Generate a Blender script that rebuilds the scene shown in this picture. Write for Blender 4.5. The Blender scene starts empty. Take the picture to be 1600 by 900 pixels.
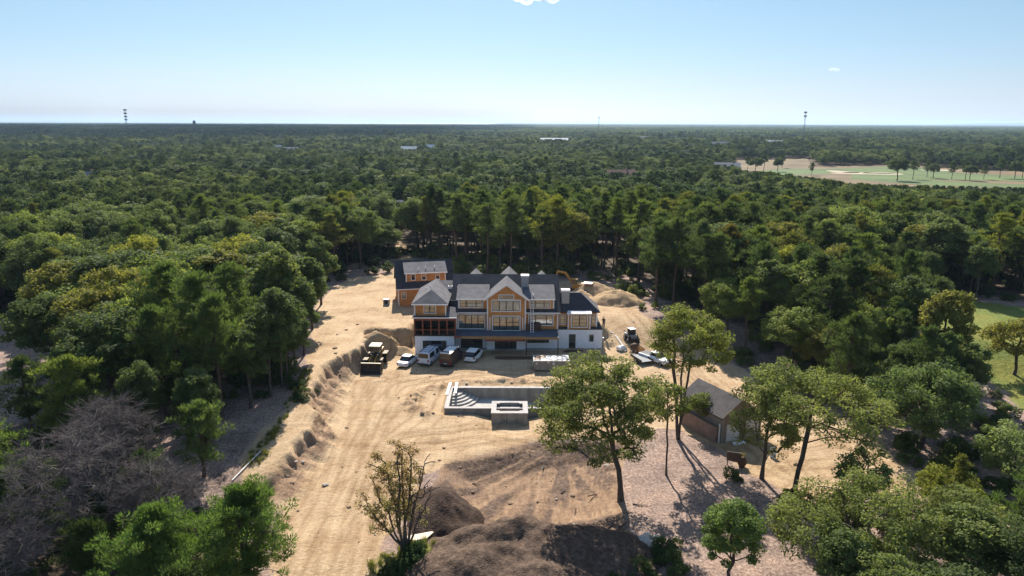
import bpy, math, random
import numpy as np
R = math.radians
sc = bpy.context.scene
COL = sc.collection

# ------------------------------------------------------------------ camera, sky, sun, exposure
CAM_H, FPX, PITCH, ROLL = 36.0, 1101.0, R(13.2), R(0.2)
cd = bpy.data.cameras.new('camera'); cam = bpy.data.objects.new('camera', cd); COL.objects.link(cam)
cam.location = (0, 0, CAM_H)
cam.rotation_euler = (R(90) - PITCH, 0, 0)
cam.rotation_mode = 'XYZ'
from mathutils import Matrix, Vector
cam.matrix_world = Matrix.Translation((0, 0, CAM_H)) @ Matrix.Rotation(R(90) - PITCH, 4, 'X') @ Matrix.Rotation(ROLL, 4, 'Z')
cd.sensor_width = 36.0; cd.lens = 36.0 * FPX / 1600.0
cd.clip_start = 0.5; cd.clip_end = 120000
sc.camera = cam

SUN_EL, SUN_AZ = R(39.0), R(-5.0)          # azimuth from +y (ahead of the camera) towards +x
w = bpy.data.worlds.new('World'); sc.world = w; w.use_nodes = True
nt = w.node_tree; bgn = nt.nodes['Background']
sky = nt.nodes.new('ShaderNodeTexSky'); sky.sky_type = 'NISHITA'; sky.sun_disc = False
sky.sun_elevation = SUN_EL; sky.sun_rotation = SUN_AZ
sky.altitude = 0; sky.air_density = 1.0; sky.dust_density = 0.25; sky.ozone_density = 2.0
tcw = nt.nodes.new('ShaderNodeTexCoord'); sxw = nt.nodes.new('ShaderNodeSeparateXYZ'); nt.links.new(tcw.outputs['Generated'], sxw.inputs[0])
crw = nt.nodes.new('ShaderNodeValToRGB'); nt.links.new(sxw.outputs[2], crw.inputs[0])      # cooler, cleaner air low over the sea
e = crw.color_ramp.elements; e[0].position = 0.0; e[0].color = (.45, .56, .93, 1); e[1].position = .5; e[1].color = (1.5, 1.42, 1.28, 1)
for p_, c_ in ((.009, (.455, .555, .89)), (.03, (.46, .52, .75)), (.057, (.475, .52, .66)), (.108, (.49, .55, .62)), (.155, (.52, .575, .60)), (.30, (.95, .97, .95))): k_ = e.new(p_); k_.color = (*c_, 1)
mxw = nt.nodes.new('ShaderNodeMix'); mxw.data_type = 'RGBA'; mxw.blend_type = 'MULTIPLY'; mxw.inputs[0].default_value = 1
nt.links.new(sky.outputs[0], mxw.inputs[6]); nt.links.new(crw.outputs[0], mxw.inputs[7]); nt.links.new(mxw.outputs[2], bgn.inputs[0]); bgn.inputs[1].default_value = 0.075
sl = bpy.data.lights.new('sun', 'SUN'); so = bpy.data.objects.new('sun', sl); COL.objects.link(so)
sl.energy = 4.6; sl.angle = R(0.5); sl.color = (1.0, 0.93, 0.82)
sdir = Vector((math.sin(SUN_AZ) * math.cos(SUN_EL), math.cos(SUN_AZ) * math.cos(SUN_EL), math.sin(SUN_EL)))
so.rotation_euler = sdir.to_track_quat('Z', 'Y').to_euler()
sc.view_settings.view_transform = 'Standard'; sc.view_settings.look = 'None'
sc.view_settings.exposure = 1.15; sc.view_settings.gamma = 1.0
sc.cycles.max_bounces = 6; sc.cycles.transparent_max_bounces = 8; sc.cycles.diffuse_bounces = 3
sc.cycles.transmission_bounces = 4; sc.cycles.volume_bounces = 0
sc.cycles.use_denoising = True; sc.cycles.denoiser = 'OPENIMAGEDENOISE'; sc.cycles.denoising_input_passes = 'RGB_ALBEDO_NORMAL'; sc.cycles.denoising_prefilter = 'ACCURATE'
sc.cycles.sample_clamp_indirect = 6.0

# ------------------------------------------------------------------ helpers
def ray(px, py):                            # direction through a pixel of the 1600 x 900 photograph
    u, v = px - 800.0, 450.0 - py
    c, s = math.cos(ROLL), math.sin(ROLL)
    u, v = (u * c - v * s) / FPX, (u * s + v * c) / FPX
    return u, math.cos(PITCH) + v * math.sin(PITCH), -math.sin(PITCH) + v * math.cos(PITCH)
def G(px, py, z=0.0):                       # point of the level z seen at a pixel
    d = ray(px, py); t = (z - CAM_H) / d[2]
    return d[0] * t, d[1] * t
def project(x, y, z):
    dz = z - CAM_H
    f = y * math.cos(PITCH) - dz * math.sin(PITCH); up = y * math.sin(PITCH) + dz * math.cos(PITCH)
    u, v = FPX * x / f, FPX * up / f
    c, s = math.cos(ROLL), math.sin(ROLL)
    return 800 + u * c + v * s, 450 - (-u * s + v * c)

def _hash(ix, iy, seed):
    h = (ix.astype(np.int64) * 374761393 + iy.astype(np.int64) * 668265263 + seed * 1442695041) & 0x7fffffff
    h = ((h ^ (h >> 13)) * 1274126177) & 0x7fffffff
    return ((h ^ (h >> 16)) & 0xffff) / 65535.0
def vnoise(x, y, seed=0):
    x = np.asarray(x, float); y = np.asarray(y, float)
    ix = np.floor(x); iy = np.floor(y); fx = x - ix; fy = y - iy
    fx = fx * fx * (3 - 2 * fx); fy = fy * fy * (3 - 2 * fy)
    a = _hash(ix, iy, seed); b = _hash(ix + 1, iy, seed); c = _hash(ix, iy + 1, seed); d = _hash(ix + 1, iy + 1, seed)
    return (a + (b - a) * fx) * (1 - fy) + (c + (d - c) * fx) * fy
def fbm(x, y, seed=0, n=4):
    t = 0; a = 0.5
    for k in range(n):
        t = t + a * (vnoise(x * 2 ** k, y * 2 ** k, seed + 17 * k) - 0.5); a *= 0.5
    return t * 2
def sstep(a, b, x):
    t = np.clip((np.asarray(x, float) - a) / (b - a), 0, 1); return t * t * (3 - 2 * t)
def inpoly(x, y, poly):
    x = np.asarray(x, float); y = np.asarray(y, float); r = np.zeros(x.shape, bool); n = len(poly)
    for i in range(n):
        x0, y0 = poly[i]; x1, y1 = poly[(i + 1) % n]
        if y0 == y1: continue
        c = ((y0 > y) != (y1 > y)) & (x < (x1 - x0) * (y - y0) / (y1 - y0) + x0)
        r ^= c
    return r
def dpoly(x, y, poly, closed=True):         # distance to a polygon's outline
    x = np.asarray(x, float); y = np.asarray(y, float); d = np.full(x.shape, 1e9); n = len(poly)
    for i in range(n if closed else n - 1):
        x0, y0 = poly[i]; x1, y1 = poly[(i + 1) % n]
        ex, ey = x1 - x0, y1 - y0; L = ex * ex + ey * ey + 1e-9
        t = np.clip(((x - x0) * ex + (y - y0) * ey) / L, 0, 1)
        d = np.minimum(d, np.hypot(x - x0 - t * ex, y - y0 - t * ey))
    return d
def sdpoly(x, y, poly):                     # signed: positive inside
    d = dpoly(x, y, poly); return np.where(inpoly(x, y, poly), d, -d)

# ------------------------------------------------------------------ materials
def nodes(name):
    m = bpy.data.materials.new(name); m.use_nodes = True
    t = m.node_tree; return m, t, t.nodes['Principled BSDF']
def mat(name, col, rough=0.7, metal=0.0, var=0.15, scale=2.0, bump=0.0, bscale=None, spec=0.3, stretch=(1, 1, 1), detail=5):
    m, t, b = nodes(name)
    N, L = t.nodes.new, t.links.new
    tc = N('ShaderNodeTexCoord'); mp = N('ShaderNodeMapping'); mp.inputs['Scale'].default_value = stretch
    L(tc.outputs['Object'], mp.inputs[0])
    no = N('ShaderNodeTexNoise'); no.inputs['Scale'].default_value = scale; no.inputs['Detail'].default_value = detail; no.inputs['Roughness'].default_value = 0.6
    L(mp.outputs[0], no.inputs['Vector'])
    mx = N('ShaderNodeMix'); mx.data_type = 'RGBA'
    mr = N('ShaderNodeMapRange'); mr.inputs[1].default_value = 0.3; mr.inputs[2].default_value = 0.7
    L(no.outputs[0], mr.inputs[0]); L(mr.outputs[0], mx.inputs[0])
    mx.inputs[6].default_value = (*[c * (1 - var) for c in col], 1); mx.inputs[7].default_value = (*[min(1, c * (1 + var)) for c in col], 1)
    L(mx.outputs[2], b.inputs['Base Color'])
    b.inputs['Roughness'].default_value = rough; b.inputs['Metallic'].default_value = metal
    b.inputs['Specular IOR Level'].default_value = spec
    if bump:
        nb = N('ShaderNodeTexNoise'); nb.inputs['Scale'].default_value = bscale or scale * 4; nb.inputs['Detail'].default_value = 4
        L(mp.outputs[0], nb.inputs['Vector'])
        bp = N('ShaderNodeBump'); bp.inputs['Strength'].default_value = bump; bp.inputs['Distance'].default_value = 0.02
        L(nb.outputs[0], bp.inputs['Height']); L(bp.outputs[0], b.inputs['Normal'])
    return m
def courses(name, c1, c2, mortar, w=0.5, h=0.18, rough=0.8, vertical=True, spec=0.2, msize=0.012):   # shingle, clapboard and brick courses
    m, t, b = nodes(name); N, L = t.nodes.new, t.links.new
    tc = N('ShaderNodeTexCoord'); sx = N('ShaderNodeSeparateXYZ'); cx = N('ShaderNodeCombineXYZ'); ad = N('ShaderNodeMath'); ad.operation = 'ADD'
    L(tc.outputs['Object'], sx.inputs[0])
    L(sx.outputs[0], ad.inputs[0]); L(sx.outputs[1], ad.inputs[1])
    if vertical: L(ad.outputs[0], cx.inputs[0]); L(sx.outputs[2], cx.inputs[1])
    else: L(sx.outputs[0], cx.inputs[0]); L(ad.outputs[0], cx.inputs[1]); L(sx.outputs[1], ad.inputs[0]); L(sx.outputs[2], ad.inputs[1])
    br = N('ShaderNodeTexBrick'); br.inputs['Scale'].default_value = 1; br.inputs['Brick Width'].default_value = w; br.inputs['Row Height'].default_value = h
    br.inputs['Mortar Size'].default_value = msize; br.inputs['Color1'].default_value = (*c1, 1); br.inputs['Color2'].default_value = (*c2, 1); br.inputs['Mortar'].default_value = (*mortar, 1)
    L(cx.outputs[0], br.inputs['Vector'])
    no = N('ShaderNodeTexNoise'); no.inputs['Scale'].default_value = 0.9; no.inputs['Detail'].default_value = 6; L(tc.outputs['Object'], no.inputs['Vector'])
    mr = N('ShaderNodeMapRange'); mr.inputs[1].default_value = .3; mr.inputs[2].default_value = .7; mr.inputs[3].default_value = .78; mr.inputs[4].default_value = 1.2; L(no.outputs[0], mr.inputs[0])
    mu = N('ShaderNodeMix'); mu.data_type = 'RGBA'; mu.blend_type = 'MULTIPLY'; mu.inputs[0].default_value = 1
    L(br.outputs[0], mu.inputs[6]); L(mr.outputs[0], mu.inputs[7]); L(mu.outputs[2], b.inputs['Base Color'])
    b.inputs['Roughness'].default_value = rough; b.inputs['Specular IOR Level'].default_value = spec
    bp = N('ShaderNodeBump'); bp.inputs['Strength'].default_value = .4; bp.inputs['Distance'].default_value = .02; L(br.outputs[1], bp.inputs['Height']); bp.invert = True
    L(bp.outputs[0], b.inputs['Normal'])
    return m
def leafmat(name, c_dark, c_light, trans=0.35, gloss=0.35, rnd=True):
    m, t, b = nodes(name); N, L = t.nodes.new, t.links.new
    at = N('ShaderNodeAttribute'); at.attribute_name = 'tint'
    mx = N('ShaderNodeMix'); mx.data_type = 'RGBA'; mx.inputs[6].default_value = (*c_dark, 1); mx.inputs[7].default_value = (*c_light, 1)
    L(at.outputs['Fac'], mx.inputs[0])
    oi = N('ShaderNodeObjectInfo')
    mu = N('ShaderNodeMix'); mu.data_type = 'RGBA'; mu.blend_type = 'MULTIPLY'; mu.inputs[0].default_value = 1
    L(mx.outputs[2], mu.inputs[6])
    if rnd:
        cr = N('ShaderNodeValToRGB'); L(oi.outputs['Random'], cr.inputs[0])
        e = cr.color_ramp; e.elements[0].position = 0; e.elements[0].color = (.55, .62, .60, 1); e.elements[1].position = 1; e.elements[1].color = (1.3, 1.25, .95, 1)
        for p_, c_ in ((.2, (.75, .80, .75, 1)), (.45, (.95, 1.0, .9, 1)), (.65, (1.2, 1.2, 1.0, 1)), (.85, (.80, .95, .9, 1)), (.93, (1.3, 1.2, .8, 1))):
            k = e.elements.new(p_); k.color = c_
        ln = N('ShaderNodeTexNoise'); ln.inputs['Scale'].default_value = .011; ln.inputs['Detail'].default_value = 4; L(oi.outputs['Location'], ln.inputs[0])   # stands of one kind of tree
        lr = N('ShaderNodeValToRGB'); L(ln.outputs[0], lr.inputs[0]); f = lr.color_ramp; f.elements[0].position = .40; f.elements[0].color = (.52, .64, .62, 1); f.elements[1].position = .60; f.elements[1].color = (1.42, 1.32, 1.0, 1)
        m2 = N('ShaderNodeMix'); m2.data_type = 'RGBA'; m2.blend_type = 'MULTIPLY'; m2.inputs[0].default_value = 1; L(cr.outputs[0], m2.inputs[6]); L(lr.outputs[0], m2.inputs[7])
        L(m2.outputs[2], mu.inputs[7])
    else:
        L(oi.outputs['Color'], mu.inputs[7])
    L(mu.outputs[2], b.inputs['Base Color']); b.inputs['Roughness'].default_value = .7; b.inputs['Specular IOR Level'].default_value = gloss * .25
    tr = N('ShaderNodeBsdfTranslucent'); hs = N('ShaderNodeMix'); hs.data_type = 'RGBA'; hs.blend_type = 'MULTIPLY'; hs.inputs[0].default_value = 1
    hs.inputs[7].default_value = (1.14, 1.2, .70, 1); L(mu.outputs[2], hs.inputs[6]); L(hs.outputs[2], tr.inputs[0])
    ms = N('ShaderNodeMixShader'); ms.inputs[0].default_value = trans
    L(b.outputs[0], ms.inputs[1]); L(tr.outputs[0], ms.inputs[2]); L(ms.outputs[0], t.nodes['Material Output'].inputs[0])
    return m

# ------------------------------------------------------------------ mesh building
class MB:
    def __init__(s): s.v = []; s.f = []
    def quad(s, *p):
        i = len(s.v); s.v += [tuple(q) for q in p]; s.f.append(tuple(range(i, i + len(p)))); return s
    def box(s, x0, x1, y0, y1, z0, z1):
        i = len(s.v)
        s.v += [(x0, y0, z0), (x1, y0, z0), (x1, y1, z0), (x0, y1, z0), (x0, y0, z1), (x1, y0, z1), (x1, y1, z1), (x0, y1, z1)]
        s.f += [tuple(i + k for k in q) for q in ((0, 3, 2, 1), (4, 5, 6, 7), (0, 1, 5, 4), (1, 2, 6, 5), (2, 3, 7, 6), (3, 0, 4, 7))]; return s
    def prism(s, pts, ext):                 # polygon swept along a vector
        i = len(s.v); n = len(pts); e = Vector(ext)
        s.v += [tuple(p) for p in pts] + [tuple(Vector(p) + e) for p in pts]
        s.f += [tuple(range(i, i + n)), tuple(range(i + 2 * n - 1, i + n - 1, -1))]
        s.f += [(i + k, i + n + k, i + n + (k + 1) % n, i + (k + 1) % n) for k in range(n)]; return s
    def slab(s, pts, t):                    # polygon with thickness t below its upper face
        p = [Vector(q) for q in pts]; nrm = (p[1] - p[0]).cross(p[2] - p[0]).normalized()
        if nrm.z < 0: nrm = -nrm
        return s.prism(pts, -nrm * t)
    def loft(s, rings, cap=True):
        i = len(s.v); n = len(rings[0])
        for r in rings: s.v += [tuple(p) for p in r]
        for a in range(len(rings) - 1):
            for k in range(n):
                s.f.append((i + a * n + k, i + a * n + (k + 1) % n, i + (a + 1) * n + (k + 1) % n, i + (a + 1) * n + k))
        if cap: s.f += [tuple(range(i + n - 1, i - 1, -1)), tuple(range(i + (len(rings) - 1) * n, i + len(rings) * n))]
        return s
    def tube(s, path, rad, n=8, cap=True):
        P = [Vector(p) for p in path]; rad = rad if hasattr(rad, '__len__') else [rad] * len(P); rings = []
        for k, p in enumerate(P):
            d = (P[min(k + 1, len(P) - 1)] - P[max(k - 1, 0)])
            d = d.normalized() if d.length > 1e-9 else Vector((0, 0, 1))
            a = d.cross(Vector((0, 0, 1)) if abs(d.z) < .9 else Vector((1, 0, 0))).normalized(); b = d.cross(a)
            rings.append([p + (a * math.cos(t) + b * math.sin(t)) * rad[k] for t in [2 * math.pi * j / n for j in range(n)]])
        return s.loft(rings, cap)
    def bar(s, a, b, r): return s.tube([a, b], r, 4)
    def cyl(s, c, r, axis, l, n=16):
        c = Vector(c); ax = Vector(axis).normalized() * l / 2; return s.tube([c - ax, c + ax], r, n)
    def build(s, name, m, parent=None, world=True, smooth=False, bevel=0.0, off=None):
        me = bpy.data.meshes.new(name); v = s.v
        if parent is not None and world:
            ox, oy, oz = ROOT_LOC.get(parent.name, (0, 0, 0)); v = [(a - ox, b - oy, c - oz) for a, b, c in v]
        me.from_pydata(v, [], s.f)
        if m: me.materials.append(m)
        bmf(me)
        o = bpy.data.objects.new(name, me); COL.objects.link(o)
        if parent is not None:
            o.parent = parent
            if world and parent.name in ROOT_LOC: ROOT_LOC[o.name] = ROOT_LOC[parent.name]
        if smooth: me.polygons.foreach_set('use_smooth', [True] * len(me.polygons))
        if bevel:
            b = o.modifiers.new('bevel', 'BEVEL'); b.width = bevel; b.segments = 2; b.limit_method = 'ANGLE'
        return o
ROOT_LOC = {}
import bmesh
def bmf(me):
    b = bmesh.new(); b.from_mesh(me); bmesh.ops.recalc_face_normals(b, faces=b.faces); b.to_mesh(me); b.free()
def tag(o, label=None, cat=None, group=None, kind=None):
    if label: o['label'] = label
    if cat: o['category'] = cat
    if group: o['group'] = group
    if kind: o['kind'] = kind
    return o
def thing(name, label, cat, loc=(0, 0, 0), rz=0.0, group=None):
    o = bpy.data.objects.new(name, None); COL.objects.link(o); o.location = loc; o.rotation_euler = (0, 0, rz); o.empty_display_size = .3
    if not rz: ROOT_LOC[o.name] = tuple(loc)
    return tag(o, label, cat, group)
def npmesh(name, V, F, m, smooth=False):
    me = bpy.data.meshes.new(name); V = np.asarray(V, np.float32); F = np.asarray(F, np.int32); k = F.shape[1]
    me.vertices.add(len(V)); me.vertices.foreach_set('co', V.ravel())
    me.loops.add(F.size); me.loops.foreach_set('vertex_index', F.ravel())
    me.polygons.add(len(F)); me.polygons.foreach_set('loop_start', np.arange(0, F.size, k, dtype=np.int32)); me.polygons.foreach_set('loop_total', np.full(len(F), k, np.int32))
    me.update(calc_edges=True)
    if m: me.materials.append(m)
    if smooth: me.polygons.foreach_set('use_smooth', np.ones(len(F), bool))
    return me
def link(name, me, parent=None, loc=None):
    o = bpy.data.objects.new(name, me); COL.objects.link(o)
    if parent: o.parent = parent
    if loc: o.location = loc
    return o
# ------------------------------------------------------------------ ground
def PX(*pts): return [G(*p) for p in pts]
SAND = PX((392, 792), (372, 748), (428, 690), (468, 628, 1), (482, 590, 2), (486, 530, 3), (496, 480, 3), (522, 446, 3), (560, 432, 3), (612, 428, 3), (620, 405, 3), (660, 405, 3),
          (700, 434, 3), (760, 437, 3), (880, 439, 3), (922, 438, 3), (968, 458, 3), (1003, 488, 3), (1052, 520, 2), (1105, 540, 1.5), (1160, 566, 1), (1185, 600), (1290, 640), (1370, 685), (1392, 720), (1480, 770), (1470, 790), (1370, 770), (1290, 790),
          (1240, 776), (1180, 742), (1135, 706), (1100, 690), (1062, 672), (1030, 672), (985, 690), (900, 686), (830, 690), (760, 708), (690, 730), (655, 742), (640, 800), (600, 842), (596, 905), (560, 1300), (380, 1300), (420, 905), (436, 830), (450, 796))
PIT = PX((690, 724), (760, 706), (830, 690), (900, 684), (985, 690), (968, 740), (975, 800), (940, 826), (860, 830), (760, 860), (700, 830), (680, 780))
SOIL = PX((640, 800), (700, 740), (760, 800), (900, 790), (970, 800), (1010, 860), (1000, 960), (650, 960), (628, 905), (612, 850))
LAWN = [(63, 62), (64, 74), (66, 86), (70, 100), (66, 118), (72, 132), (84, 136), (96, 126), (100, 108), (88, 88), (80, 74), (74, 62)]
DRIVE = PX((0, 520, 2), (60, 528, 2), (75, 580, 2), (70, 640, 2), (0, 665, 2), (-120, 640, 2), (-120, 540, 2))
STRIPG = PX((384, 752), (436, 694), (466, 640), (470, 600, 2), (486, 588, 2), (482, 636), (448, 690), (400, 758))
PATCH = PX((588, 868), (640, 850), (690, 850), (680, 910), (580, 910))
ROAD2 = PX((616, 372, 3), (634, 372, 3), (646, 410, 3), (622, 410, 3))
GOLF = PX((1148, 250.5), (1262, 248), (1268, 261.5), (1425, 257), (1450, 262), (1600, 269), (1900, 275)) + [(900, 300), (560, 285), (340, 275), (235, 330), (185, 430), (160, 500), (172, 560)]
OPENL = PX((300, 800), (350, 735), (440, 655), (472, 615, 1), (500, 560, 2), (455, 618, 2), (400, 665, 1), (310, 745), (286, 790))
OPENR = PX((940, 680), (1075, 670), (1250, 790), (1255, 905), (1300, 1300), (560, 1300), (590, 900), (650, 830))
CORE = PX((640, 735), (700, 700), (1000, 680), (1000, 905), (700, 905), (636, 800))
LAWNFRONT = [(47, 61), (53, 71), (60.5, 84), (69, 98), (80, 116), (90, 131), (112, 134), (135, 112), (92, 58), (66, 54)]
CORNER = [(-75, 38), (-75, 60), (-52, 66), (-29, 67), (-15, 58), (-12, 38)]
DRIVEFRONT = PX((-140, 500, 2), (66, 512, 2), (84, 600, 2), (70, 690, 2), (-140, 720, 2))
XLIP = ([55, 58, 61, 64, 68, 72, 77, 82, 86, 92, 96, 100, 104, 108, 111], [-33, -27.6, -25.4, -24.3, -23.6, -23.2, -23.6, -25.0, -25.8, -25.9, -24.9, -24.0, -22.4, -19.6, -17.2])
XTOE = ([55, 58, 63, 68, 73, 78, 84, 88, 94, 98, 102, 107, 111], [-29, -23.6, -20.4, -20.0, -19.8, -20.4, -21.2, -21.9, -22.0, -22.3, -20.8, -17.8, -16.0])
HBK = ([54, 58, 62, 66, 72, 80, 90, 108], [0, .3, 1.1, 1.9, 2.5, 2.9, 3.1, 3.1])
def bankmask(x, y):
    xl, xt = np.interp(y, *XLIP), np.interp(y, *XTOE)
    q = (xt - x + 1.3 * fbm(x / 5, y / 5, 9, 3) + .5 * fbm(x / 1.2, y / 1.0, 19, 4)) / (xt - xl); n2 = .34 * fbm(x / 6, y / 4.5, 29, 5)
    return .5 * sstep(0, .85, q) + .5 * sstep(.72 + n2, .98 + n2, q)
TRACKS = [PX(*q) for q in (
    ((470, 1000), (490, 900), (520, 800), (560, 700), (590, 640), (600, 600)), ((520, 1000), (540, 900), (565, 800), (600, 700), (650, 655), (690, 600), (760, 590), (840, 588)),
    ((560, 980), (560, 860), (590, 760), (650, 700), (740, 690), (830, 682), (900, 660)), ((600, 760), (640, 690), (760, 672), (840, 690)), ((585, 640), (630, 600), (720, 585), (800, 590), (880, 600)),
    ((500, 860), (545, 740), (560, 660), (570, 600)), ((1000, 500, 2), (1060, 560, 1), (1130, 640), (1200, 720), (1290, 760), (1400, 770)), ((1040, 530, 2), (1100, 600), (1160, 690), (1230, 730), (1330, 720)), ((1180, 740), (1220, 700), (1290, 690), (1350, 700)),
    ((860, 690), (850, 740), (880, 800)), ((900, 690), (900, 750), (910, 810)), ((760, 720), (800, 770), (860, 800)))]
def tracks(x, y):                           # a pair of tyre ruts along every drive line
    t = np.zeros_like(x)
    m = (x > -45) & (x < 60) & (y > 40) & (y < 140)
    xs, ys = x[m], y[m]; v = np.zeros_like(xs); wx, wy = xs + .9 * fbm(xs / 7, ys / 7, 81, 2), ys + .9 * fbm(xs / 7, ys / 7, 82, 2)
    for k, P_ in enumerate(TRACKS):
        P_ = [(np.interp(s, range(len(P_)), [p[0] for p in P_]), np.interp(s, range(len(P_)), [p[1] for p in P_])) for s in np.arange(0, len(P_) - .99, .5)]
        d = dpoly(wx, wy, P_, False)
        for off in (.95, 2.3 + .7 * (k % 3)): v = np.maximum(v, np.exp(-((d - off) / .26) ** 2) * (.75 if off > 1 else 1) * (.55 + .45 * vnoise(xs / 3, ys / 3, 83 + k)))
    t[m] = v; return t
def terrain(x, y, detail=True):
    x = np.asarray(x, float); y = np.asarray(y, float)
    s = bankmask(x, y); left = np.interp(y, *HBK) * s
    back = 3 * sstep(111, 114.5, y) * sstep(19, 14.6, x)
    right = 3 * sstep(0, 16, (x - 15.2) * .22 + (y - 106.5)) * sstep(14.9, 15.6, x + 2 * sstep(110, 112, y))
    inner = sstep(17.6, 16.4, x) * sstep(111.2, 110.2, y)
    h = np.maximum(np.maximum(left, back), right * (1 - inner * sstep(14, 15, x)))
    r = np.hypot(x, y)
    h = h * sstep(300, 170, r) * (1 - sstep(-45, 0, sdpoly(x, y, GOLF)))
    calm = .6 * sstep(150, 240, r) * (1 - sstep(-30, 10, sdpoly(x, y, GOLF)))
    h = h + 2.2 * fbm(x / 90, y / 90, 3, 3) * calm
    pit = sdpoly(x, y, PIT); h = h - 1.5 * sstep(-.5, 4.2, pit + .8 * fbm(x / 3, y / 3, 31, 2))
    if detail:
        near = sstep(200, 130, r)
        h = h + .22 * fbm(x / 6, y / 6, 5, 4) * near
        face = 4 * s * (1 - s) * sstep(56, 64, y) * sstep(116, 111, y)
        h = h + .8 * face * (.7 * fbm(x / 3.2, y / 5, 6, 4) + .5 * fbm(x / 1.1, y / .9, 16, 4) - .42 * np.abs(fbm((x * .5 + y) / 2.6, (y * .5 - x) / 6, 8, 5)) - .3 * np.abs(fbm((x * .7 + y) / .62, (y * .6 - x) / 2.8, 38, 4)) + .3 * fbm(x / .55, y / .5, 39, 3) + .35 * sstep(.1, .3, fbm(x / 2.2, y / 3.4, 18, 3)))
        th_ = np.arctan2(x - 6.0, 76 - y); h = h + sstep(-.5, 2, pit) * (.30 * fbm(th_ * 16, np.hypot(x - 6, y - 76) / 9, 12, 3) + .14 * fbm(x / .8, y / .8, 13, 3))
        sd = sdpoly(x, y, SAND)
        h = h + sstep(-1, 2, sd) * (.06 * fbm(x / 0.7, y / 5, 21, 2) + .10 * fbm(x / 2.2, y / 2.2, 22, 3))
        h = h - .05 * tracks(x, y) * sstep(.2, 1, sd)
        # dug-up rim round the pool
        q = np.hypot((x + 1.5) / 10.5, (y - 87.5) / 6.6); rim = np.exp(-((q - 1.12) / .12) ** 2) * sstep(-1, 3, y - 84 - .2 * x)
        h = h + rim * (1.1 * np.abs(fbm(x / 1.6, y / 1.2, 41, 4)) + .3 * fbm(x / .8, y / .7, 42, 3) + .15) * near
        # hollows scooped out of the bank beside the house
        for cx, cy, rr in ((-21.6, 108.6, 2.6), (-17.4, 109.4, 2.2)):
            dd = np.hypot(x - cx, y - cy) + .7 * fbm(x / 1.2, y / 1.2, 51, 3); h = h - 2.2 * sstep(rr, rr * .45, dd) * sstep(.2, 1.2, h)
    return h
def axis(lo, hi, step, far_lo, far_hi, g=1.075):
    a = list(np.arange(lo, hi + 1e-6, step)); s = step; p = hi
    while p < far_hi: s *= g; p += s; a.append(p)
    s = step; p = lo
    while p > far_lo: s *= g; p -= s; a.insert(0, p)
    return np.array(a)
ax = axis(-48, 62, .36, -45000, 45000); ay = axis(44, 132, .36, -8000, 60000)
XX, YY = np.meshgrid(ax, ay); nx, ny = len(ax), len(ay)
ZZ = terrain(XX, YY)
POOL_X0, POOL_X1, POOL_Y0, POOL_Y1 = -8.55, 9.0, 83.6, 91.2
hole = sstep(.45, .0, np.maximum(np.maximum(POOL_X0 + .2 - XX, XX - POOL_X1 + .2), np.maximum(POOL_Y0 + .2 - YY, YY - POOL_Y1 + .2)))
ZZ = ZZ - 2.6 * hole
f1 = np.maximum(np.maximum(-2.6 - XX, XX - 2.2), np.maximum(79.0 - YY, YY - 83.6)); ZZ = ZZ - .35 * sstep(2.5, 0, f1)
def tz(x, y):                               # height of the ground sheet itself
    i = min(max(int(np.searchsorted(ax, x)) - 1, 0), nx - 2); j = min(max(int(np.searchsorted(ay, y)) - 1, 0), ny - 2)
    fx = (x - ax[i]) / (ax[i + 1] - ax[i]); fy = (y - ay[j]) / (ay[j + 1] - ay[j])
    return float((ZZ[j, i] * (1 - fx) + ZZ[j, i + 1] * fx) * (1 - fy) + (ZZ[j + 1, i] * (1 - fx) + ZZ[j + 1, i + 1] * fx) * fy)
def at(px, py):                             # the ground point seen at a pixel
    z = 0.0
    for _ in range(12):
        x, y = G(px, py, z); z = .5 * z + .5 * tz(x, y)
    return x, y, tz(x, y)

V = np.stack([XX, YY, ZZ], -1).reshape(-1, 3)
ii = (np.arange(ny - 1)[:, None] * nx + np.arange(nx - 1)[None, :]).ravel()
F = np.stack([ii, ii + 1, ii + nx + 1, ii + nx], -1)

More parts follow.
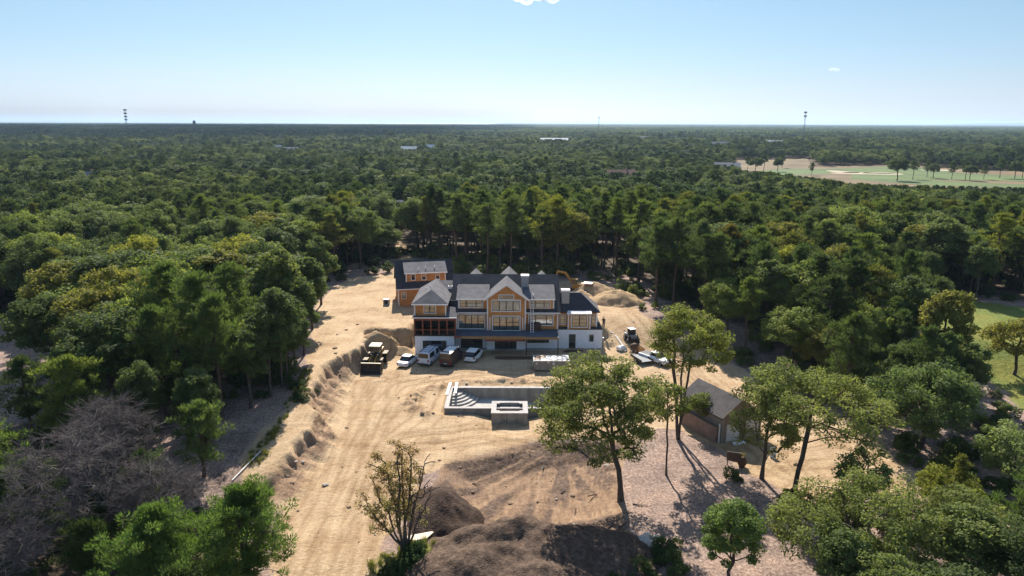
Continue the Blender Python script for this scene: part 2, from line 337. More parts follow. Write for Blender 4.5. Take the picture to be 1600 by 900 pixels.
def ground_material():
    m, t, b = nodes('ground'); N, L = t.nodes.new, t.links.new
    tc = N('ShaderNodeTexCoord')
    def noise(scale, detail=6, stretch=None, rough=.6):
        n = N('ShaderNodeTexNoise'); n.inputs['Scale'].default_value = scale; n.inputs['Detail'].default_value = detail; n.inputs['Roughness'].default_value = rough
        if stretch:
            mp = N('ShaderNodeMapping'); mp.inputs['Scale'].default_value = stretch[0]; mp.inputs['Rotation'].default_value = (0, 0, stretch[1]); n.inputs['Distortion'].default_value = .9; L(tc.outputs['Object'], mp.inputs[0]); L(mp.outputs[0], n.inputs[0])
        else: L(tc.outputs['Object'], n.inputs[0])
        return n.outputs[0]
    def ramp(fac, *st):
        c = N('ShaderNodeValToRGB'); L(fac, c.inputs[0]); e = c.color_ramp.elements
        e[0].position, e[0].color = st[0][0], (*st[0][1], 1); e[1].position, e[1].color = st[-1][0], (*st[-1][1], 1)
        for p, k in st[1:-1]: q = e.new(p); q.color = (*k, 1)
        return c.outputs[0]
    def mix(f, a, c, blend='MIX'):
        x = N('ShaderNodeMix'); x.data_type = 'RGBA'; x.blend_type = blend
        if isinstance(f, float): x.inputs[0].default_value = f
        else: L(f, x.inputs[0])
        for k, q in ((6, a), (7, c)):
            if isinstance(q, tuple): x.inputs[k].default_value = (*q, 1)
            else: L(q, x.inputs[k])
        return x.outputs[2]
    za = N('ShaderNodeAttribute'); za.attribute_name = 'zone'; zs = N('ShaderNodeSeparateColor'); L(za.outputs['Color'], zs.inputs[0])
    zb = N('ShaderNodeAttribute'); zb.attribute_name = 'zone_b'; zt = N('ShaderNodeSeparateColor'); L(zb.outputs['Color'], zt.inputs[0])
    sand = ramp(noise(.22, 9, None, .65), (.30, (.31, .20, .112)), (.45, (.425, .298, .178)), (.6, (.49, .358, .225)), (.75, (.39, .265, .15)))
    trk = ramp(noise(1.0, 5, ((1.7, .13, 1), R(-11), 1.2)), (.35, (.80, .77, .74)), (.5, (1, 1, 1)), (.7, (1.08, 1.07, 1.05)))
    trk2 = ramp(noise(1.0, 5, ((.16, 1.9, 1), R(12))), (.33, (.82, .79, .75)), (.5, (1, 1, 1)))
    sand = mix(.5, sand, trk, 'MULTIPLY'); sand = mix(.6, sand, trk2, 'MULTIPLY')
    sand = mix(.55, sand, ramp(noise(3.5, 6), (.28, (.66, .6, .54)), (.5, (1, 1, 1)), (.8, (1.1, 1.1, 1.1))), 'MULTIPLY')
    sand = mix(zt.outputs[2], sand, mix(1.0, sand, (.62, .56, .50), 'MULTIPLY'))
    lit = ramp(noise(3.4, 10, None, .85), (.36, (.09, .064, .052)), (.45, (.22, .157, .128)), (.53, (.33, .247, .21)), (.62, (.50, .41, .36)))
    lit = mix(.75, lit, ramp(noise(.28, 7, None, .65), (.34, (.48, .45, .43)), (.5, (.95, .9, .85)), (.66, (1.3, 1.16, 1.02))), 'MULTIPLY')
    mud = ramp(noise(1.2, 9, ((1, .28, 1), R(25)), .7), (.3, (.17, .108, .07)), (.5, (.285, .19, .12)), (.7, (.40, .28, .175)))
    mud = mix(.7, mud, ramp(noise(4.5, 6, ((.25, 3, 1), R(75)), .7), (.35, (.6, .57, .55)), (.55, (1.05, 1, 1))), 'MULTIPLY')
    soil = ramp(noise(2.2, 9, None, .75), (.3, (.055, .036, .027)), (.5, (.135, .09, .066)), (.72, (.27, .185, .13)))
    gr = ramp(noise(2.4, 8, None, .75), (.3, (.06, .08, .02)), (.5, (.15, .18, .045)), (.68, (.25, .24, .085)))
    gr = mix(.6, gr, ramp(noise(.12, 5), (.38, (.7, .85, .7)), (.62, (1.45, 1.1, .8))), 'MULTIPLY')
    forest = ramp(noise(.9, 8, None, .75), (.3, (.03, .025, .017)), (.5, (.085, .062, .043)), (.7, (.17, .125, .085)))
    def m01(sock, amt=.5, sc_=1.3):
        n = noise(sc_, 6, None, .7); a = N('ShaderNodeMath'); a.operation = 'MULTIPLY_ADD'; L(n, a.inputs[0]); a.inputs[1].default_value = amt * 2
        s = N('ShaderNodeMath'); s.operation = 'SUBTRACT'; L(sock, s.inputs[0]); s.inputs[1].default_value = amt; L(s.outputs[0], a.inputs[2])
        r_ = N('ShaderNodeMapRange'); r_.inputs[1].default_value = .3; r_.inputs[2].default_value = .7; L(a.outputs[0], r_.inputs[0]); return r_.outputs[0]
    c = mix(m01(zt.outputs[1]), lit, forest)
    c = mix(m01(zs.outputs[0]), c, sand)
    c = mix(m01(zs.outputs[1]), c, mud)
    c = mix(m01(zt.outputs[0]), c, soil)
    c = mix(m01(zs.outputs[2], .8), c, gr)
    L(c, b.inputs['Base Color']); b.inputs['Roughness'].default_value = .92; b.inputs['Specular IOR Level'].default_value = .12
    bp = N('ShaderNodeBump'); bp.inputs['Strength'].default_value = .75; bp.inputs['Distance'].default_value = .3
    s1 = N('ShaderNodeMath'); s1.operation = 'ADD'; L(noise(2.2, 8, None, .7), s1.inputs[0]); L(noise(1.0, 4, ((2.6, .16, 1), R(-8))), s1.inputs[1])
    L(s1.outputs[0], bp.inputs['Height']); L(bp.outputs[0], b.inputs['Normal'])
    return m
gme = npmesh('ground', V, F, ground_material(), True)
ex = 1.2 * fbm(XX / 4, YY / 4, 61, 4)
sand_w = sstep(-.8, .8, sdpoly(XX, YY, SAND) + ex)
sand_w = np.maximum(sand_w, sstep(-1, 1, sdpoly(XX, YY, ROAD2) + ex))
mud_w = sstep(-.6, 1.0, sdpoly(XX, YY, PIT) + ex)
bk = bankmask(XX, YY); bkf = 4 * bk * (1 - bk) * sstep(56, 64, YY) * sstep(120, 108, YY)
mud_w = np.maximum(mud_w, .85 * bkf + .6 * bkf * fbm(XX / 2.4, YY / 1.6, 71, 4))
rimw = np.exp(-((np.hypot((XX + 1.5) / 10.5, (YY - 87.5) / 6.6) + .05 * fbm(XX / 1.5, YY / 1.5, 72, 3) - 1.14) / .10) ** 2) * sstep(-1, 3, YY - 84 - .2 * XX)
mud_w = np.maximum(mud_w, rimw * (.55 + .9 * fbm(XX / 1.6, YY / 1.2, 73, 4)))
soil_w = sstep(-.8, 1.5, sdpoly(XX, YY, SOIL) + ex)
th_ = np.arctan2(XX - 6.0, 76 - YY); pr_ = np.hypot(XX - 6, YY - 76)
soil_w = np.maximum(soil_w, sstep(-.5, 1.5, sdpoly(XX, YY, PIT)) * (.34 + 1.1 * fbm(th_ * 17, pr_ / 7, 14, 4) + .45 * sstep(5.5, 2.5, sdpoly(XX, YY, PIT)) * sstep(64, 68, YY)))
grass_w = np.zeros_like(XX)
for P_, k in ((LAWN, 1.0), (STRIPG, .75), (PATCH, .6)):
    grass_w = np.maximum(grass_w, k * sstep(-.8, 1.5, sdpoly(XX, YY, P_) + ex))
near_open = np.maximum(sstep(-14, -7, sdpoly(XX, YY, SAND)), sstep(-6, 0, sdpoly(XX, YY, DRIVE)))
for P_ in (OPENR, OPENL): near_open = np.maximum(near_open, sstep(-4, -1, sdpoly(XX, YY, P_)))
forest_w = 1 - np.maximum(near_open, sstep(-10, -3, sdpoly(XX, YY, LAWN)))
za = gme.color_attributes.new('zone', 'FLOAT_COLOR', 'POINT'); za.data.foreach_set('color', np.stack([sand_w, mud_w, grass_w, np.ones_like(XX)], -1).astype(np.float32).ravel())
zb = gme.color_attributes.new('zone_b', 'FLOAT_COLOR', 'POINT'); zb.data.foreach_set('color', np.stack([soil_w, forest_w, tracks(XX, YY), np.ones_like(XX)], -1).astype(np.float32).ravel())
tag(link('ground', gme), kind='structure')

# far sheets: golf course, sea, field, hills
def sheet(name, poly, z, m, kind='structure'):
    o = MB().quad(*[(x, y, z) for x, y in poly]).build(name, m); return tag(o, kind=kind)
def blob(cx, cy, rx, ry, seed, n=28, rot=0):
    rg = random.Random(seed); ph = [rg.random() * 6.28 for _ in range(3)]
    out = []
    for k in range(n):
        a = 2 * math.pi * k / n; q = 1 + .18 * math.sin(2 * a + ph[0]) + .12 * math.sin(3 * a + ph[1]) + .07 * math.sin(5 * a + ph[2])
        x, y = rx * q * math.cos(a), ry * q * math.sin(a); out.append((cx + x * math.cos(rot) - y * math.sin(rot), cy + x * math.sin(rot) + y * math.cos(rot)))
    return out
m_rough = mat('fescue rough', (.125, .085, .036), .9, var=.5, scale=.03, detail=8)
m_fair = mat('fairway grass', (.072, .108, .022), .9, var=.35, scale=.02, detail=8)
m_bunk = mat('bunker sand', (.38, .31, .22), .9, var=.1, scale=.05)
sheet('golf_rough', GOLF, .3, m_rough)
sheet('golf_fairway', PX((1185, 268), (1225, 264), (1300, 264.5), (1420, 259.5), (1448, 264), (1500, 271), (1700, 281), (1700, 286), (1450, 281), (1380, 275), (1310, 271), (1260, 274), (1190, 276)), 0.36, m_fair)
sheet('golf_green', PX((1330, 273), (1380, 275), (1480, 284), (1640, 291), (1600, 296), (1440, 290), (1330, 281)), 0.36, m_fair)
for k, (a, b_, c_, d_) in enumerate(tuple((*G(px_, py_, .42), a_, b_) for px_, py_, a_, b_ in ((1316, 268.5, 9, 13), (1352, 271, 22, 12), (1376, 270.5, 12, 8), (1470, 266, 12, 9)))):
    sheet('sand_bunker', blob(a, b_, c_, d_, 10 + k), 0.42, m_bunk)
m_sea = mat('sea water', (.10, .18, .26), .25, var=.05, scale=.001, spec=.5)
sheet('sea', [(-60000, 9500), (-300, 14000), (-300, 59000), (-60000, 59000)], 2.0, m_sea)
def hill(name, x0, x1, y, hgt, seed):
    xs = np.linspace(x0, x1, 160); V = []; n = len(xs)
    prof = hgt * (.55 + .9 * fbm(xs / 3000, xs * 0 + seed, seed, 4)) * sstep(x0, x0 + .3 * (x1 - x0), xs) * sstep(x1 + 1, x1 - .1 * (x1 - x0), xs)
    for dy, k in ((-1500, 0), (-600, .75), (0, 1), (900, .8), (2500, 0)): V += [(x, y + dy, max(1, p * k)) for x, p in zip(xs, prof)]
    F = [(r * n + c, r * n + c + 1, (r + 1) * n + c + 1, (r + 1) * n + c) for r in range(4) for c in range(n - 1)]
    return tag(link(name, npmesh(name, V, F, mat('far wooded hill', (.035, .05, .035), .9, var=.3, scale=.003), True)), kind='structure')
hill('hills', 9500, 24000, 21000, 120, 5)
# ------------------------------------------------------------------ trees
M_BARK = mat('grey brown bark', (.085, .066, .052), .9, var=.35, scale=6, bump=.4, stretch=(1, 1, .3))
M_PBARK = mat('pine bark', (.10, .068, .05), .9, var=.35, scale=6, bump=.4, stretch=(1, 1, .3))
M_GREY = mat('dead grey bark', (.125, .105, .10), .9, var=.3, scale=4)
M_OAK = leafmat('oak leaves', (.090, .115, .040), (.195, .208, .082), .46, .4, rnd=False)
M_PINE = leafmat('pine needles', (.064, .088, .033), (.138, .158, .062), .38, .25, rnd=False)
M_HERO = leafmat('bright oak leaves', (.11, .138, .036), (.225, .235, .070), .5, .4, rnd=False)
M_AUT = leafmat('autumn leaves', (.20, .215, .07), (.31, .19, .095), .42, .25, rnd=False)

def skeleton(rg, H, stems, targets, trunk_top, lean=(0, 0), sub=3, wob=.12):
    """Nodes with parents: stems first, then every target is joined to a nearby node that lies lower and nearer the axis."""
    P, par = [], []
    for (bx, by, tx, ty, tzz) in stems:
        n = 7; prev = -1
        for k in range(n + 1):
            t = k / n; P.append(np.array([bx + (tx - bx) * t + rg.gauss(0, wob) * (0 < k), by + (ty - by) * t + rg.gauss(0, wob) * (0 < k), tzz * t])); par.append(prev); prev = len(P) - 1
    order = sorted(targets, key=lambda q: math.hypot(q[0], q[1]) + .25 * q[2])
    tips = []
    for q in order:
        q = np.array(q); A = np.array(P); d = np.linalg.norm(A - q, axis=1)
        pen = np.where(A[:, 2] > q[2] - .12 * d, 6.0, 0) + np.where(A[:, 2] < trunk_top, 8.0, 0)
        j = int(np.argmin(d + pen)); a = P[j]; L = d[j]; prev = j
        for k in range(1, sub + 1):
            t = k / sub; p = a + (q - a) * t; p = p + np.array([rg.gauss(0, .05), rg.gauss(0, .05), math.sin(math.pi * t) * .10 - .0]) * L * (k < sub)
            P.append(p); par.append(prev); prev = len(P) - 1
        tips.append(prev)
    return P, par, tips
def limbs(P, par, r_tip, r_base, power=.5, flare=1.5):
    n = len(P); cnt = np.zeros(n)
    ch = np.zeros(n, int)
    for p in par:
        if p >= 0: ch[p] += 1
    for i in range(n - 1, -1, -1):
        if ch[i] == 0: cnt[i] += 1
        if par[i] >= 0: cnt[par[i]] += cnt[i]
    mx = cnt.max(); rad = r_tip + (r_base - r_tip) * (cnt / mx) ** power
    V, F = [], []
    for i in range(n):
        p = par[i]
        if p < 0: continue
        a, b = P[p], P[i]; d = b - a; L = np.linalg.norm(d)
        if L < 1e-6: continue
        d = d / L; u = np.cross(d, (0, 0, 1.) if abs(d[2]) < .9 else (1., 0, 0)); u /= np.linalg.norm(u); v = np.cross(d, u)
        ra, rb = min(rad[p], rad[i] * 1.35), rad[i]
        if par[p] < 0: ra *= flare
        m = 7 if rb > .09 else (5 if rb > .035 else 3); o = len(V)
        for c, r in ((a, ra), (b + d * r_tip * .3, rb)):
            for k in range(m):
                t = 2 * math.pi * k / m; V.append(c + (u * math.cos(t) + v * math.sin(t)) * r)
        F += [(o + k, o + (k + 1) % m, o + m + (k + 1) % m, o + m + k) for k in range(m)]
    return np.array(V), np.array(F)
def leaves(rg, centres, radii, n, size, up=.6, out=.55, aspect=.6, squash=.75, cc=None, tint_c=.5, needle=False):
    """Leaf faces spread through a clump at every centre."""
    rs = np.random.RandomState(rg.randrange(1 << 30)); C = np.asarray(centres); K = len(C); rad = np.asarray(radii)
    N = K * n; idx = np.repeat(np.arange(K), n)
    d = rs.normal(size=(N, 3)); d /= np.linalg.norm(d, axis=1)[:, None]
    rr = rs.uniform(.25, 1, N) ** .6
    off = d * (rr * rad[idx])[:, None]; off[:, 2] *= squash
    c = C[idx] + off
    if needle:                              # a needle tuft: blades fanning out and up
        a = d * .8 + np.array([0, 0, .55]); a /= np.linalg.norm(a, axis=1)[:, None]
        s = np.cross(a, rs.normal(size=(N, 3))); s /= np.linalg.norm(s, axis=1)[:, None]
        L = size * rs.uniform(.7, 1.3, N); u = a * L[:, None]; v = s * (L * aspect)[:, None]
        V = np.stack([c - u - v * .5, c - u * .2 + v, c + u, c - u * .2 - v], 1).reshape(-1, 3)
    else:
        nrm = d * out + np.array([0, 0, up]) + rs.normal(size=(N, 3)) * .55; nrm /= np.linalg.norm(nrm, axis=1)[:, None]
        u = np.cross(nrm, rs.normal(size=(N, 3))); u /= np.linalg.norm(u, axis=1)[:, None]; v = np.cross(nrm, u)
        L = size * rs.uniform(.6, 1.35, N); u = u * L[:, None]; v = v * (L * aspect)[:, None]
        V = np.stack([c - u, c - v - u * .1, c + u, c + v + u * .1], 1).reshape(-1, 3)
    F = np.arange(4 * N).reshape(-1, 4)
    ct = rs.uniform(0, 1, K) if cc is None else np.asarray(cc)
    t = np.clip(ct[idx] * tint_c + rs.uniform(0, 1, N) * (1 - tint_c), 0, 1)
    return V, F, np.repeat(t, 4)
def leafmesh(name, V, F, t, m):
    me = npmesh(name, V, F, m); a = me.attributes.new('tint', 'FLOAT', 'POINT'); a.data.foreach_set('value', t.astype(np.float32)); return me
def crown_points(rg, n, cx, cy, cz, rx, ry, rz, shell=.55, lobes=0, low=-.55):
    """Points through a crown: mostly near its skin, bulging into a few lobes."""
    lob = [(rg.uniform(0, 6.28), rg.uniform(-.2, .9), rg.uniform(.8, 1.18)) for _ in range(lobes)]
    out = []
    while len(out) < n:
        a = rg.uniform(0, 6.28); s = rg.uniform(low, 1.0); c = math.sqrt(max(0, 1 - s * s)); q = (rg.uniform(shell ** 3, 1)) ** (1 / 3)
        k = 1.0
        for (la, ls, lk) in lob:
            dd = math.cos(a - la) * c * math.sqrt(max(0, 1 - ls * ls)) + s * ls
            if dd > .75: k = max(k * 1.0, lk) if lk > 1 else min(k, lk)
        out.append((cx + rx * q * k * c * math.cos(a), cy + ry * q * k * c * math.sin(a), cz + rz * q * k * s))
    return out
def broadleaf(seed, H, Rd, base=.38, nt_=64, n=170, size=.2, clump=1.05, r_base=.26, lobes=7, low=-.5, top_flat=1.0, fill=.5, m=None, bark=None, lean=(0, 0), up=.6, stems=None, squash=.75):
    rg = random.Random(seed); cz = H * (1 + base) / 2; rz = H * (1 - base) / 2 * top_flat
    T = crown_points(rg, nt_, lean[0], lean[1], cz, Rd * .86, Rd * .86, rz * .9, fill, lobes, low)
    T = [(x, y, max(z, H * base * .75)) for x, y, z in T]
    st = stems or [(0, 0, lean[0] * .8, lean[1] * .8, H * .78)]
    P, par, tips = skeleton(rg, H, st, T, H * base * .75)
    TV, TF = limbs(P, par, .022, r_base)
    C = np.array([P[i] for i in tips])
    rad = np.array([clump * rg.uniform(.65, 1.3) for _ in tips])
    LV, LF, t = leaves(rg, C, rad, n, size, up=up, squash=squash)
    return npmesh('trunk', TV, TF, bark or M_BARK, True), leafmesh('crown', LV, LF, t, m or M_OAK)
def pine(seed, H, Rd, base=.45, nb=34, n=46, size=.3, clump=.55, r_base=.2, per=5, m=None, bark=None, flat=.5, aspect=.2):
    rg = random.Random(seed); T = []
    for k in range(nb):
        t = (k + rg.random()) / nb; z = H * (base + (1 - base) * t)
        env = (1 - t) ** .42 * (.5 + .5 * min(1, t * 3.5 + .3)); L = Rd * env * rg.choice((.35, .75, .95, 1.1, 1.25)) * rg.uniform(.85, 1.1); a = k * 2.4 + rg.uniform(-.5, .5)
        for j in range(per):
            q = (j + 1) / per if j else .5
            aa = a + rg.gauss(0, .28); T.append((L * q * math.cos(aa) + rg.gauss(0, .15), L * q * math.sin(aa) + rg.gauss(0, .15), z + L * q * rg.uniform(.02, .42) - .1))
    T.append((0, 0, H))
    P, par, tips = skeleton(rg, H, [(0, 0, rg.gauss(0, .3), rg.gauss(0, .3), H * .97)], T, H * base * .8, sub=2, wob=.06)
    TV, TF = limbs(P, par, .016, r_base, .55)
    C = np.array([P[i] for i in tips]); rad = np.array([clump * rg.uniform(.7, 1.35) for _ in tips])
    LV, LF, t = leaves(rg, C, rad, n, size, aspect=aspect, squash=.65, needle=True)
    return npmesh('trunk', TV, TF, bark or M_PBARK, True), leafmesh('crown', LV, LF, t, m or M_PINE)
def deadtree(seed, H, Rd, base=.3, nt_=150):
    rg = random.Random(seed); T = crown_points(rg, nt_, 0, 0, H * .66, Rd, Rd, H * .33, .3, 5, -.7)
    P, par, tips = skeleton(rg, H, [(0, 0, rg.gauss(0, .4), rg.gauss(0, .4), H * .93)], T, H * .2)
    TV, TF = limbs(P, par, .014, .17, .55)
    Q, qp = [], []                           # fine twigs as a part of their own
    for i in tips:
        a = P[i]; d0 = (P[i] - P[par[i]]); d0 = d0 / (np.linalg.norm(d0) + 1e-6)
        for _ in range(26):
            d = d0 * .6 + np.array([rg.gauss(0, .7), rg.gauss(0, .7), rg.gauss(.1, .4)]); L = rg.uniform(.35, 1.1); s = rg.uniform(0, .9)
            p0 = P[par[i]] * s + a * (1 - s); b = len(Q); Q += [p0, p0 + d * L * .5, p0 + d * L + np.array([rg.gauss(0, .12), rg.gauss(0, .12), rg.gauss(.05, .12)])]; qp += [-1, b, b + 1]
    QV, QF = [], []
    for i, p in enumerate(qp):
        if p < 0: continue
        a, b = Q[p], Q[i]; d = b - a; u = np.cross(d, (.3, .5, .8)); u /= np.linalg.norm(u) + 1e-9; v = np.cross(d, u); v /= np.linalg.norm(v) + 1e-9; o = len(QV)
        for c, r in ((a, .016), (b, .008)):
            for k in range(3): QV.append(c + (u * math.cos(2.09 * k) + v * math.sin(2.09 * k)) * r)
        QF += [(o + k, o + (k + 1) % 3, o + 3 + (k + 1) % 3, o + 3 + k) for k in range(3)]
    return npmesh('trunk', TV, TF, M_GREY, True), npmesh('twigs', np.array(QV), np.array(QF), M_GREY)
def spruce(seed, H, Rd):
    rg = random.Random(seed); T = []
    for k in range(26):
        t = (k + .5) / 26; z = H * (.06 + .92 * t); L = Rd * (1 - t) * rg.uniform(.85, 1.1)
        for j in range(6):
            a = k * .7 + j * 1.05
            for q in (.45, .75, 1): T.append((L * q * math.cos(a), L * q * math.sin(a), z - .18 * L * q))
    P, par, tips = skeleton(rg, H, [(0, 0, 0, 0, H * .98)], T, 0.02, sub=1)
    TV, TF = limbs(P, par, .012, .14); C = np.array([P[i] for i in tips])
    LV, LF, t = leaves(rg, C, np.full(len(C), .3), 26, .16, aspect=.3, squash=.5, needle=True)
    return npmesh('trunk', TV, TF, M_PBARK, True), leafmesh('crown', LV, LF, t, M_PINE)

def plant_tree(name, meshes, x, y, label, cat='tree', scale=1.0, rz=0.0, group=None, tint=(1, 1, 1), z=None, sz=None, crown='crown'):
    o = bpy.data.objects.new(name, None); COL.objects.link(o); o.location = (x, y, (tz(x, y) if z is None else z) - .12); o.rotation_euler = (0, 0, rz)
    o.scale = (scale, scale, sz or scale); o.empty_display_size = .3; tag(o, label, cat, group)
    for me, nm in zip(meshes, ('trunk', crown)):
        c = bpy.data.objects.new(nm, me); COL.objects.link(c); c.parent = o; c.color = (*tint, 1)
    return o

# prototypes for the woods
OAKS = [broadleaf(100 + k, 13, 4.4 + .7 * (k % 4), .20 + .06 * (k % 3), 100 + 14 * (k % 4), 150, .175, 1.0, .23, 7 + k % 4, fill=.4 + .1 * (k % 3)) for k in range(8)]
TALLOAK = [broadleaf(140 + k, 14.5, 3.5, .26, 84, 140, .20, .95, .2, 6) for k in range(3)]
PINES = [pine(200 + k, 14, 4.0 + .35 * (k % 3), .40 + .07 * (k % 3), 28, 42, .27, .66, .19, 6) for k in range(6)]
THINP = [pine(230 + k, 15, 2.9, .55, 20, 40, .27, .62, .15, 5) for k in range(3)]

rg = random.Random(7)
HOUSEPLOT = [(-14, 3, 92.0)]
KEEP = [(SAND, 2.6), (LAWN, -1.0), (DRIVE, 1.0), (GOLF, 4), (ROAD2, 1.2)]
KEEP += [(DRIVEFRONT, .5), (CORE, .5), (LAWNFRONT, 0.5), (CORNER, 0), (OPENL, .3), (OPENR, .5), (PIT, 1.5), (SOIL, 1.0)]
FARHOUSES = [  # px, py of the roof, width, depth, wall h, roof h, rot, wall, roof, label ; placed in front of their trees
]
# hand-placed trees: name, builder, px/py of the foot or world x,y, ...
HERO = []
def hero(name, meshes, x, y, label, tint=(1, 1, 1), rz=0, crown='crown', cat='tree', scale=1, keep=3.0, group=None, sz=None):
    plant_tree(name, meshes, x, y, label, cat, scale, rz, group, tint, crown=crown, sz=sz); HERO.append((x, y, keep))
x, y, _ = at(970, 782)
hero('oak_tree', broadleaf(1, 15.4, 8.0, .28, 180, 190, .125, 1.12, .26, 9, -.85, m=M_HERO, lean=(-2.2, .4), fill=.4, squash=.55, up=.8), x, y, 'tallest open oak with a leafy trunk standing beside the scraped brown pit')
x, y, _ = at(1060, 686)
hero('oak_tree', broadleaf(2, 16.5, 5.8, .46, 120, 140, .12, .95, .19, 8, -.5, m=M_HERO, lean=(.3, 0), fill=.5, squash=.5, up=.8, stems=[(0, 0, -1.2, .4, 12.5), (0, 0, 1.2, 0, 13.0), (0, 0, .2, 1.1, 13)]), x, y, 'yellow-topped oak with several upright forks behind the brick outbuilding', tint=(1.18, 1.14, .9))
x, y, _ = at(1041, 742)
hero('thin_tree', broadleaf(3, 10.8, 2.6, .48, 36, 75, .14, .7, .10, 4, -.5, m=M_HERO, lean=(-.2, .3)), x, y, 'slender young tree with a bare crooked trunk on the mulch slope')
x, y, _ = at(1190, 748)
hero('oak_tree', broadleaf(4, 13.0, 4.2, .17, 110, 150, .115, .9, .19, 7, -.9, lean=(.3, .4), squash=.6, up=.8), x, y, 'dark-leaved oak standing in front of the white garage doors', tint=(1.35, 1.35, 1.1))
x, y, _ = at(1240, 778)
hero('oak_tree', broadleaf(5, 13.2, 7.2, .42, 125, 150, .115, 1.05, .23, 8, -.5, lean=(1.5, .6), fill=.5, squash=.5, up=.8), x, y, 'wide spreading oak with a leaning forked trunk at the edge of the sand', tint=(1.5, 1.45, 1.1))
x, y, _ = at(632, 862)
rgA = random.Random(77)
stA = [(rgA.gauss(0, .12), rgA.gauss(0, .12), math.cos(a) * q, math.sin(a) * q * .8, h_) for a, q, h_ in ((3.0, 2.6, 6.6), (2.7, 1.6, 8.2), (1.5, .6, 9.2), (.4, .9, 8.8), (.1, 1.8, 8.0), (4.5, .9, 8.6), (3.4, 3.1, 4.8), (6.0, 2.5, 6.0))]
def autumn():
    rg_ = random.Random(78); T = []
    for (bx, by, tx, ty, h_) in stA:
        for k in range(24):
            t = rg_.uniform(.3, 1.05); T.append((bx + (tx - bx) * t + rg_.gauss(0, .7), by + (ty - by) * t + rg_.gauss(0, .55), h_ * t + rg_.uniform(.2, 1.0)))
    P, par, tips = skeleton(rg_, 9.5, stA, T, .9, sub=2, wob=.08)
    TV, TF = limbs(P, par, .011, .12, .45, 1.2)
    C = [P[i] for i in tips]; keep = [c for c in C if c[0] < .3 or (c[2] > 6.5 and c[0] < 1.6) or rg_.random() < .22]
    LV, LF, t = leaves(rg_, keep, [rg_.uniform(.3, .6) for _ in keep], 62, .082, up=.4, cc=[min(1, max(0, c[2] / 9 + rg_.gauss(0, .25))) for c in keep], tint_c=.7)
    return npmesh('trunk', TV, TF, M_BARK, True), leafmesh('crown', LV, LF, t, M_AUT)
hero('maple_tree', autumn(), x, y, 'small multi-stemmed tree with thin reddish autumn leaves beside the dark soil heap')
x, y, _ = at(1140, 905)
hero('holly_tree', broadleaf(8, 7.8, 2.6, .12, 90, 170, .10, .62, .13, 5, -.8), x, y, 'small dense dark green tree alone on the mulch slope', tint=(1.1, 1.35, 1.0))
hero('pine_tree', pine(301, 9.0, 4.6, .18, 52, 95, .15, .62, .2, 7, aspect=.24), -20.6, 48.6, 'bright green pine at the edge of the sand drive, lowest in the photo', tint=(1.25, 1.55, 1.0), rz=.7)
hero('pine_tree', pine(302, 7.8, 4.2, .16, 46, 95, .15, .62, .19, 7, aspect=.24), -27.2, 47.6, 'broad bright green pine between the grey dead trees and the drive pine', tint=(1.2, 1.5, 1.0), rz=2)
for k, (dx, dy, hh, rr, lb) in enumerate(((-36.5, 53, 11.6, 4.6, 'large grey leafless tree among pines in the bottom corner'), (-37, 60.5, 10.3, 3.6, 'grey leafless tree behind the largest dead tree'), (-30.5, 55, 7.8, 3.4, 'low wide grey leafless tree behind the bright drive pines'), (-38.5, 46, 8.2, 3.8, 'grey leafless tree cut off by the bottom corner of the photo'))):
    hero('dead_tree', deadtree(400 + k, hh, rr), dx, dy, lb, crown='twigs', keep=3.2, group='grey dead trees')
hero('pine_tree', pine(310, 11.0, 4.2, .25, 40, 46, .24, .62, .2, 5), -44.5, 67, 'round bushy pine with a sunlit yellow-green top above the dead trees', tint=(1.55, 1.55, .95))
hero('pine_tree', pine(311, 9.6, 3.9, .25, 38, 46, .24, .62, .2, 5), -47, 58, 'bushy green pine at the photo edge behind the dead trees', tint=(1.3, 1.5, 1.0))
hero('pine_tree', pine(312, 8.0, 3.0, .3, 30, 46, .23, .55, .16, 5), -30.6, 64.0, 'small leaning pine at the head of the leaf-strewn strip', tint=(1.1, 1.25, 1.0))
for k, (dx, dy, hh, rr, lb) in enumerate(((-33.5, 49.5, 5.5, 2.6, 'low dark pine growing under the largest dead tree'), (-41, 55, 8.0, 3.0, 'dark pine standing among the grey dead trees'), (-33.5, 58.5, 6.5, 2.6, 'dark pine half hidden by the low wide dead tree'), (-24, 44.5, 5.0, 2.6, 'low pine at the very bottom between the two bright drive pines'), (-46.5, 51, 7.5, 3.0, 'pine at the photo edge beside the largest dead tree'), (-54, 63, 9, 3.4, 'pine at the photo edge below the gravel drive'))):
    hero('pine_tree', pine(340 + k, hh, rr, .2, 32, 60, .19, .6, .13, 5), dx, dy, lb, tint=(.85, 1.0, .85), keep=2)
for k, (dx, dy, hh, rr) in enumerate(((-37, 80, 16, 4.0), (-33.5, 76, 14.5, 3.6), (-40, 75, 13.5, 3.8), (-43, 85, 16, 4.2), (-36, 87, 15.5, 3.8))):
    hero('pine_tree', pine(320 + k, hh, rr, .42, 38, 44, .26, .62, .19, 5), dx, dy, ('tall airy pine with several bare trunks showing above the leaf-strewn strip', 'airy pine nearest the leaf-strewn strip', 'wide airy pine beside the shaded gravel drive', 'tall pine standing behind the airy pines on the bank', 'pine between the airy pines and the dense bank oak')[k], tint=(1.05, 1.2, .9), keep=3.2)
hero('oak_tree', TALLOAK[0], -29.3, 85.0, 'tall dense oak with leaves almost to the ground at the top of the bank', tint=(.72, .85, .78), scale=.92)
